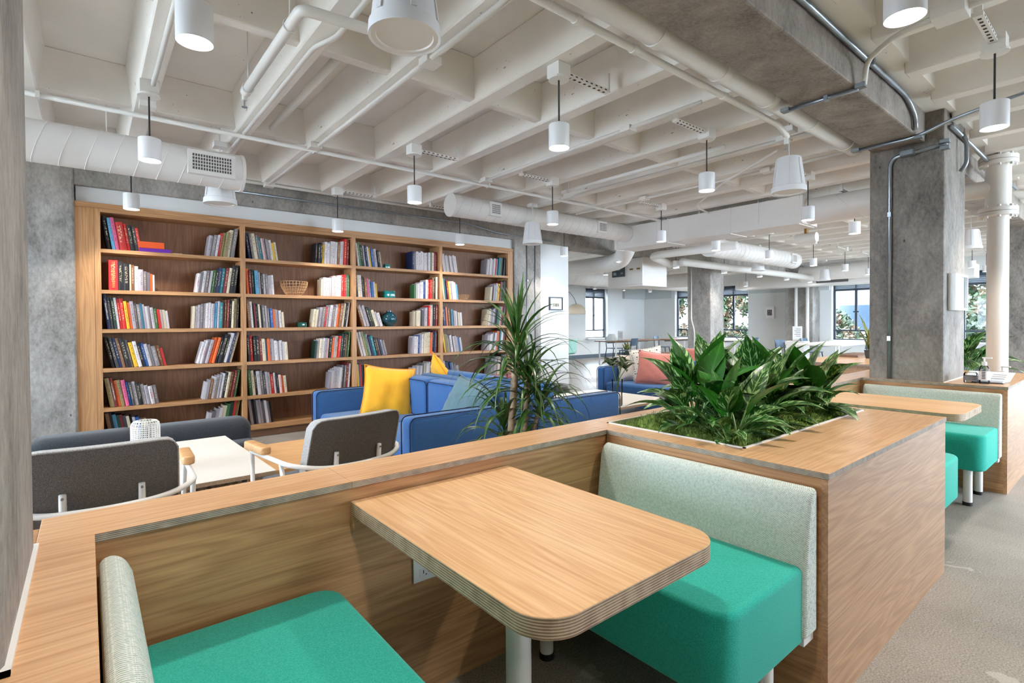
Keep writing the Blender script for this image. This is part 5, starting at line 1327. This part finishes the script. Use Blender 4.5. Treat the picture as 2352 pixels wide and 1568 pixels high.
for z in (2.32, 2.82):
    for dz in (0, .042):
        f = MB().cyl((rx, ry, z+dz), (rx, ry, z+dz+.038), .15, 36).build('flange', M['pipe_white'], rs, smooth=True, bevel=.003)
    for k in range(8):
        a = k*math.pi/4+.2; bx_, by_ = rx+math.cos(a)*.125, ry+math.sin(a)*.125
        MB().cyl((bx_, by_, z-.02), (bx_, by_, z+.10), .014, 6).build('bolt', M['pipe_white'], rs)
# ------------------------------------------------------------------ pictures
def frame(label, o, ux, w_, h, depth, fm, mat_w, photo, bars, nrm):
    """o = lower corner on the wall, ux = horizontal unit vector, nrm = outward normal"""
    ux, n_, o = Vector(ux), Vector(nrm), Vector(o); t = thing('framed_picture', label, 'picture', tuple(o+ux*w_/2), 0, 'framed pictures')
    def slab(name, a0, a1, z0, z1, d0, d1, mat, par=t):
        vs = [o+ux*a+n_*d+Vector((0, 0, z)) for z in (z0, z1) for d in (d0, d1) for a in (a0, a1)]
        return MB().add(vs, [(0, 2, 3, 1), (4, 5, 7, 6), (0, 1, 5, 4), (2, 6, 7, 3), (0, 4, 6, 2), (1, 3, 7, 5)]).build(name, M[mat], par)
    b = bars
    for q in ((0, b, 0, h), (w_-b, w_, 0, h), (b, w_-b, 0, b), (b, w_-b, h-b, h)): slab('frame_bar', *q, 0, depth, fm)
    m = slab('mat_board', b, w_-b, b, h-b, .002, depth*.5, mat_w)
    pw_, ph = (w_-2*b), (h-2*b)
    k = .22 if mat_w != photo else 0
    if len(photo) == 2:
        slab('print', b+pw_*k, w_-b-pw_*k, b+ph*k, b+ph*.5, depth*.5, depth*.55, photo[0], m); slab('print', b+pw_*k, w_-b-pw_*k, b+ph*.5, h-b-ph*k, depth*.5, depth*.55, photo[1], m)
    return t
frame('small landscape photograph in a dark frame on the white wall', (6.176, 6.558, 1.522), (1, 0, 0), .316, .23, .03, 'dark_frame', 'paper_white', ('photo_field', 'photo_sky'), .02, (0, -1, 0))
frame('white framed portrait photograph on the far wall', (17.698, 8.19, 1.405), (0, -1, 0), .33, .39, .06, 'white_metal', 'paper_white', ('photo_dark', 'photo_dark'), .025, (-1, 0, 0))
frame('deep white box frame on the side of the conduit-clad column', (5.43, 1.038, 1.383), (1, 0, 0), .455, .30, .05, 'white_metal', 'photo_blue', ('photo_blue', 'photo_blue'), .018, (0, -1, 0))

# ------------------------------------------------------------------ things on the far column counter
def bottle(x, y, z, label):
    t = thing('pump_bottle', label, 'bottle', (x, y, z))
    MB().lathe([(.001, 0), (.030, 0), (.033, .01), (.033, .115), (.022, .14), (.014, .145)], (x, y, z), 22, cap=False).build('bottle_body', M['gel_clear'], t, smooth=True)
    MB().lathe([(.001, .004), (.029, .004), (.029, .09), (.001, .09)], (x, y, z), 20, cap=False).build('gel', M['clear_glass'], t)
    MB().lathe([(.0335, .03), (.0337, .03), (.0337, .10), (.0335, .10)], (x, y, z), 22, cap=False).build('label', M['paper_white'], t)
    MB().cyl((x, y, z+.143), (x, y, z+.172), .017, 16).cyl((x, y, z+.172), (x, y, z+.20), .006, 8).box(x-.01, x+.01, y-.045, y+.012, z+.198, z+.208).build('pump', M['white_metal'], t)
    for k in range(5): MB().box(x-.0345, x-.0335, y-.012, y+.010, z+.04+k*.012, z+.046+k*.012).build('print_line', M['print_dark'], t)
bottle(5.44, .815, TOP, 'clear pump bottle of hand gel with white pump on the far counter')
def holder(x, y, z):
    t = thing('leaflet_holder', 'clear acrylic leaflet holder lying on the far counter', 'leaflet holder', (x, y, z))
    MB().box(x-.11, x+.11, y-.09, y+.10, z+.0005, z+.005).box(x-.112, x-.108, y-.09, y+.10, z, z+.045).build('tray', M['acrylic'], t)
    MB().box(x-.10, x+.10, y-.085, y+.09, z+.006, z+.014).build('leaflets', M['paper_white'], t)
    vs = [(x-.10, y-.13, z+.03), (x+.05, y-.13, z+.03), (x+.16, y-.11, z+.085), (x+.10, y+.16, z+.085), (x-.06, y+.16, z+.03)]
    l_ = MB().add([(x-.07, y-.12, z+.018), (x+.12, y-.13, z+.075), (x+.12, y+.15, z+.075), (x-.07, y+.15, z+.018), (x-.07, y-.12, z+.020), (x+.12, y-.13, z+.077), (x+.12, y+.15, z+.077), (x-.07, y+.15, z+.020)],
                  [(0, 1, 2, 3), (7, 6, 5, 4), (0, 4, 5, 1), (1, 5, 6, 2), (2, 6, 7, 3), (3, 7, 4, 0)]).build('open_leaflet', M['paper_white'], t)
    for k in range(3):
        q = .2+.22*k
        f = lambda s, r_: (x-.07+.19*s, y-.12+.27*r_, z+.0208+.057*s)
        MB().add([f(q, .12), f(q+.05, .12), f(q+.05, .42), f(q, .42)], [(0, 1, 2, 3)]).build('print_line', M['print_grey'], l_)
holder(5.60, .80, TOP)
MB().cyl((5.98, .78, TOP), (5.98, .78, TOP+.07), .030, 16).cyl((5.98, .78, TOP+.07), (5.98, .78, TOP+.10), .008, 8).box(5.97, 5.99, .73, .79, TOP+.098, TOP+.108).build('pump_bottle', M['white_metal'])
tag(bpy.data.objects['pump_bottle.001'] if 'pump_bottle.001' in bpy.data.objects else bpy.data.objects['pump_bottle'], 'short white pump bottle further back on the far counter', 'bottle')
gj = thing('gel_jar', 'squat clear jar with printed label beside the pump bottle', 'jar', (5.47, .90, TOP))
MB().lathe([(.001, .0), (.042, .0), (.045, .01), (.045, .07), (.036, .082), (.001, .082)], (5.47, .90, TOP), 22, cap=False).build('jar_body', M['gel_clear'], gj, smooth=True)
MB().lathe([(.0455, .02), (.0457, .02), (.0457, .055), (.0455, .055)], (5.47, .90, TOP), 22, cap=False).build('label', M['print_grey'], gj)

# ------------------------------------------------------------------ plants of the far area
def strap_plant(name, label, x, y, z, n, ln, wd, mat, pot=None, rise=(88, 55), bend=30, seed=1, group='plants of the far area'):
    t = thing(name, label, 'plant', (x, y, z), 0, group); rg = random.Random(seed)
    zt_ = z
    if pot:
        MB().lathe([(.001, 0), (pot*.75, 0), (pot, pot*1.6), (pot*.93, pot*1.6), (pot*.9, pot*1.45), (.001, pot*1.45)], (x, y, z), 24, cap=False).build('pot', M['pot_dark'], t, smooth=True); zt_ = pot*1.4
    else: zt_ = 0
    ms = [leaf_mesh('leaf', M[mat], ln*s, wd, ri, bend, 0, .2, 7, .8) for s, ri in ((1, rise[0]), (.9, (rise[0]+rise[1])/2), (.75, rise[1]))]
    for k in range(n):
        o = obj('leaf', ms[k % 3], t, loc=(rg.uniform(-.03, .03), rg.uniform(-.03, .03), zt_), rot=(rg.uniform(-.2, .2), rg.uniform(-.15, .15), k*2.4), world=False); s_ = rg.uniform(.75, 1.1); o.scale = (s_,)*3
    return t
strap_plant('snake_plant', 'snake plant in a dark pot under the far work table', 14.3, 11.3, 0, 14, .55, .07, 'leaf_snake', .17)
strap_plant('snake_plant', 'banded snake plant seen through the planter leaves', 9.1, 4.5, 0, 16, .68, .06, 'leaf_snake', .24, seed=3)
strap_plant('snake_plant', 'snake plant with a long blade beside the conduit-clad column', 8.05, 2.34, TOP, 9, .50, .05, 'leaf_snake', .07, seed=9)
# large leafy plant beyond the far counter
bp = thing('leafy_plant', 'big dark leafy plant behind the far counter and riser', 'plant', (7.75, 1.35, 0), 0, 'plants of the far area'); rg = random.Random(8)
MB().lathe([(.001, 0), (.17, 0), (.22, .5), (.20, .5), (.19, .45), (.001, .45)], (7.75, 1.35, 0), 26, cap=False).build('pot', M['white_satin'], bp, smooth=True)
ms = [leaf_mesh('leaf', M['leaf_aglaonema'], .42, .15, ri, be, st, .3) for ri, be, st in ((86, 70, .38), (70, 100, .34), (50, 110, .30))]
for k in range(40):
    o = obj('leaf', ms[k % 3], bp, loc=(rg.uniform(-.06, .06), rg.uniform(-.06, .06), .45), rot=(rg.uniform(-.2, .2), rg.uniform(-.1, .1), k*2.4), world=False); s_ = rg.uniform(.85, 1.2); o.scale = (s_,)*3
strap_plant('leafy_plant', 'small green plant on the shelf by the picture wall', 9.6, 10.1, .74, 8, .22, .06, 'leaf_plain', .06, (70, 30), 50, 5)

# ------------------------------------------------------------------ far work tables and chairs
def work_table(label, x0, x1, y0, y1, top='walnut'):
    t = thing('work_table', label, 'table', ((x0+x1)/2, (y0+y1)/2, 0), 0, 'work tables of the far area')
    MB().box(x0, x1, y0, y1, .705, .74).build('tabletop', M[top], t, bevel=.004)
    for x in (x0+.12, x1-.12):
        for y in (y0+.12, y1-.12): MB().tube([(x, y, .705), (x, y, 0.0)], .026, 10).build('leg', M['white_metal'], t, smooth=True)
    MB().box(x0+.1, x1-.1, (y0+y1)/2-.02, (y0+y1)/2+.02, .66, .705).build('rail', M['steel_grey'], t)
work_table('long walnut work table with sign stands by the far corner', 12.35, 14.6, 10.15, 11.05)
work_table('walnut work table with blue chairs by the far windows', 14.75, 16.6, 9.75, 10.6)
work_table('pale work table with blue chairs by the wide far window', 13.7, 16.4, 4.55, 5.7, 'white_laminate')
work_table('small white work table behind the free-standing column', 15.4, 16.9, 8.0, 8.9, 'white_laminate')
def far_chair():
    t = thing('work_chair', 'x', 'chair', (0, 0, 0), 0, 'blue work chairs')       # faces +y
    obj('seat', MB().prism(rounded(-.21, .21, -.20, .21, (.05, .05, .06, .06), 4), .435, .46).mesh('seat', M['chair_blue'], bevel=.006), t, world=False)
    def bk(u, v):
        x = (u-.5)*.42; return (x*(1-.06*v), -.205-.05*v-.05*(1-(2*u-1)**2), .60+v*.22)
    mb = MB().grid(bk, 8, 4); v0 = list(mb.v); f0 = list(mb.f); m = len(v0)
    mb.add([(x, y+.014, z) for x, y, z in v0], [tuple(reversed(f)) for f in f0])
    obj('backrest', mb.mesh('backrest', M['chair_blue'], smooth='all', fix=False), t, world=False)
    for s in (-1, 1):
        obj('leg', MB().tube([(s*.17, .17, .435), (s*.205, .23, 0.0)], .014, 8).mesh('leg', M['chair_dark'], smooth='all'), t, world=False)
        obj('leg', MB().tube([(s*.18, -.235, .74), (s*.18, -.20, .44), (s*.205, -.27, 0.0)], .015, 8).mesh('leg', M['chair_dark'], smooth='all'), t, world=False)
    return t
fc = far_chair()
for k, (x, y, rz, lb) in enumerate(((12.75, 10.05, 8, 'blue work chair tucked under the corner work table'), (15.2, 9.62, 20, 'blue work chair turned away at the walnut table by the windows'), (15.55, 10.75, 190, 'blue work chair behind the walnut table by the windows'),
        (13.6, 11.25, 180, 'blue work chair on the wall side of the corner table'), (14.15, 5.95, 170, 'blue work chair on the column side of the wide window table'), (14.75, 4.35, 70, 'blue work chair facing the wide window table end'), (15.7, 5.95, 175, 'blue work chair beside the wide far window'),
        (15.6, 7.75, 10, 'blue work chair at the small white table'), (12.8, 2.7, 40, 'blue work chair behind the big leafy plant'))):
    o = fc if k == 0 else dup(fc, (0, 0, 0)); o.location = (x, y, 0); o.rotation_euler = (0, 0, R(rz)); o['label'] = lb
gc = thing('shell_chair', 'pale green shell chair beside the picture wall opening', 'chair', (10.35, 10.3, 0))
def shl(u, v):
    a = (u-.5)*2; b = v
    y = .24-.50*min(b/.55, 1)-.10*max(0, (b-.55)/.45); z = .43+.03*a*a+(.0 if b < .5 else .40*((b-.5)/.5)**1.1)
    return (10.35+(y*-1)*.9-.05, 10.3+a*.23*(1-.15*b), z)
mb = MB().grid(shl, 10, 12); v0 = list(mb.v); f0 = list(mb.f); mb.add([(x, y, z-.012) for x, y, z in v0], [tuple(reversed(f)) for f in f0])
mb.build('shell', M['chair_green'], gc, smooth='all', fix=False)
for sx in (-1, 1):
    for sy in (-1, 1): MB().tube([(10.35+sx*.06, 10.3+sy*.06, .43), (10.35+sx*.22, 10.3+sy*.21, 0)], .009, 6).build('leg', M['chair_green'], gc)
dl = thing('dome_lamp', 'tan dome shaded arc lamp peeking past the picture wall', 'lamp', (9.35, 10.2, 0))
MB().lathe([(.27, 0), (.262, .08), (.235, .15), (.19, .21), (.12, .255), (.05, .275), (.001, .28)], (10.46, 10.0, 1.545), 36, cap=False).build('shade', M['shade_tan'], dl, smooth=True)
MB().tube(bez((9.35, 10.2, .02), (9.2, 10.2, 2.4), (10.2, 10.0, 2.5), (10.46, 10.0, 1.82), 20), .014, 8).build('arc_pole', M['steel_grey'], dl, smooth='all')
MB().cyl((9.35, 10.2, 0), (9.35, 10.2, .03), .17, 28).build('base', M['steel_grey'], dl)
def sign(label, x, y, z, w_, h):
    t = thing('sign_stand', label, 'sign', (x, y, z), 0, 'table sign stands')
    MB().box(x-.004, x+.004, y-w_/2, y+w_/2, z, z+h).build('sheet', M['paper_white'], t); MB().box(x-.06, x+.06, y-w_/2, y+w_/2, z, z+.008).build('foot', M['acrylic'], t)
    for k in range(5): MB().box(x-.0055, x-.0045, y-w_*.35, y+w_*(.3 if k % 2 else .15), z+h*(.80-.12*k), z+h*(.83-.12*k)).build('print_line', M['print_grey'], t)
sign('white notice sheet in a stand on the corner work table', 12.75, 10.32, .7405, .20, .30)
sign('white framed notice by the rough concrete pier', 15.7, 6.35, .7405, .26, .42)
lap = thing('lampshade', 'pale grey tapered shade standing on the corner work table', 'lampshade', (12.75, 10.66, .74))
MB().lathe([(.20, 0), (.11, .20), (.108, .20), (.197, 0)], (12.75, 10.66, .7405), 24, cap=False).build('shade', M['grey_panel'], lap, smooth=True)
pf2 = thing('display_pedestal', 'small pale pedestal carrying the framed notice', 'pedestal', (15.7, 6.35, 0))
MB().box(15.5, 15.9, 6.1, 6.6, .02, .74).build('body', M['white_paint'], pf2); MB().box(15.52, 15.88, 6.12, 6.58, 0, .02).build('plinth', M['black_rubber'], pf2)
sd = thing('side_table', 'small round walnut side table before the free-standing column', 'table', (11.0, 7.55, 0))
MB().cyl((11.0, 7.55, .53), (11.0, 7.55, .56), .24, 28).build('tabletop', M['walnut'], sd); MB().cyl((11.0, 7.55, .02), (11.0, 7.55, .53), .018, 10).build('post', M['steel_grey'], sd); MB().cyl((11.0, 7.55, 0), (11.0, 7.55, .02), .18, 24).build('base', M['steel_grey'], sd)
pk = thing('pink_armchair', 'pink upholstered armchair half hidden by the planter leaves', 'armchair', (9.6, 6.0, 0))
MB().box(9.3, 9.9, 5.75, 6.3, .14, .42).build('seat', M['salmon_velvet'], pk, bevel=.05, seg=3, smooth=True); MB().box(9.78, 9.98, 5.75, 6.3, .40, .74).build('backrest', M['salmon_velvet'], pk, bevel=.06, seg=3, smooth=True)
for x in (9.36, 9.84):
    for y in (5.81, 6.24): MB().cyl((x, y, 0), (x, y, .15), .018, 8).build('leg', M['walnut'], pk)
# plumbing on the far pier
for y, nm in ((6.62, 'one'), (6.95, 'two')):
    run('water_pipe', 'white vertical pipe %s on the rough far pier' % ('nearer the wide window' if nm == 'one' else 'nearer the portrait'), [(17.08, y, 0), (17.08, y, 2.7)], .05, n=14, group='painted ceiling pipes')
run('conduit', 'white conduit running down the free-standing column', [(11.285, 6.98, 2.6), (11.285, 6.98, 1.35), (11.285, 6.90, 1.1), (11.285, 6.90, .1)], .014, cat='conduit', rad=.1)
run('water_pipe', 'thick white insulated pipe under the far ceiling', [(9.2, 5.9, 2.50), (13.4, 5.9, 2.50), (16.0, 5.9, 2.50)], .075, n=18)
run('water_pipe', 'thick white pipe bending below the far rectangular duct', [(8.3, 4.3, 2.56), (8.3, 6.0, 2.56), (9.4, 6.3, 2.50)], .07, n=18, rad=.25)
cy = thing('cylinder_tank', 'white cylindrical valve body hanging beyond the rectangular duct', 'valve', (8.6, 3.35, 2.5))
MB().cyl((8.6, 3.2, 2.58), (8.6, 3.5, 2.58), .075, 24).build('body', M['pipe_white'], cy, smooth=True); MB().cyl((8.6, 3.35, 2.65), (8.6, 3.35, 2.74), .03, 12).build('actuator', M['brass'], cy); MB().cyl((8.6, 3.35, 2.74), (8.6, 3.35, 3.22), .006, 6).build('hanger_rod', M['steel_grey'], cy)

# ------------------------------------------------------------------ outside
def tree(x, y, z, h, r_, seed, label):
    t = thing('street_tree', label, 'tree', (x, y, z), 0, 'trees outside the windows'); rg = random.Random(seed)
    MB().tube([(x, y, z), (x+.1, y, z+h*.45), (x, y+.1, z+h*.7)], [.16, .12, .08], 10).build('trunk', M['tree_bark'], t, smooth='all')
    mb = MB(); blobs = [(x+rg.uniform(-r_, r_)*.7, y+rg.uniform(-r_, r_)*.8, z+h*rg.uniform(.5, 1), r_*rg.uniform(.35, .6)) for _ in range(12)]
    for k in range(8000):
        bx_, by_, bz, br = rg.choice(blobs)
        th, ph = rg.uniform(0, 6.283), math.acos(rg.uniform(-1, 1)); q = br*rg.uniform(.6, 1.05)
        p = Vector((bx_+q*math.sin(ph)*math.cos(th), by_+q*math.sin(ph)*math.sin(th), bz+q*math.cos(ph)))
        a = Vector((rg.gauss(0, 1), rg.gauss(0, 1), rg.gauss(0, 1))).normalized()*.11; b = Vector((rg.gauss(0, 1), rg.gauss(0, 1), rg.gauss(0, 1))).normalized()*.065
        mb.add([p-a, p+b, p+a, p-b], [(0, 1, 2, 3)])
    mb.build('foliage', M['tree_leaf'], t, fix=False)['kind'] = 'stuff'
for k, (x, y, h, r_, lb) in enumerate(((22.6, 14.3, 7.8, 1.5, 'leafy tree outside the window nearest the far corner'), (22.2, 12.0, 7.8, 1.6, 'leafy tree outside the window beside the portrait'), (23.0, 7.9, 5.6, 1.5, 'lower leafy tree outside the wide far window'),
        (22.6, 3.1, 8.2, 1.6, 'pale leafy tree outside the window behind the riser'), (24.6, 5.8, 5.2, 1.1, 'low shrubby tree further out from the wide window'))):
    tree(x, y, -4.2, h, r_, 40+k, lb)
def building(label, x0, x1, y0, y1, h, side):
    t = thing('building', label, 'building', ((x0+x1)/2, (y0+y1)/2, -4.2), 0, 'buildings across the street')
    MB().box(x0, x1, y0, y1, -4.2, h).build('wall', M['facade_pale'], t); MB().box(x0-.1, x1+.1, y0-.1, y1+.1, h, h+.2).build('roof', M['facade_pale'], t)
    for z in (-1.5, .8, 3.1):
        n = 6
        for k in range(n):
            if side == 'x': a = y0+(y1-y0)*(k+.25)/n; b = a+(y1-y0)/n*.5; w_ = MB().box(x0-.04, x0, a, b, z, z+1.4)
            else: a = x0+(x1-x0)*(k+.25)/n; b = a+(x1-x0)/n*.5; w_ = MB().box(a, b, y0-.04, y0, z, z+1.4)
            w_.build('window', M['facade_glass'], t)
building('pale building across the street from the far windows', 34, 40, -6, 16, 4.2, 'x')
building('pale building seen through the far lounge window', 8, 24, 23, 30, 4.6, 'y')
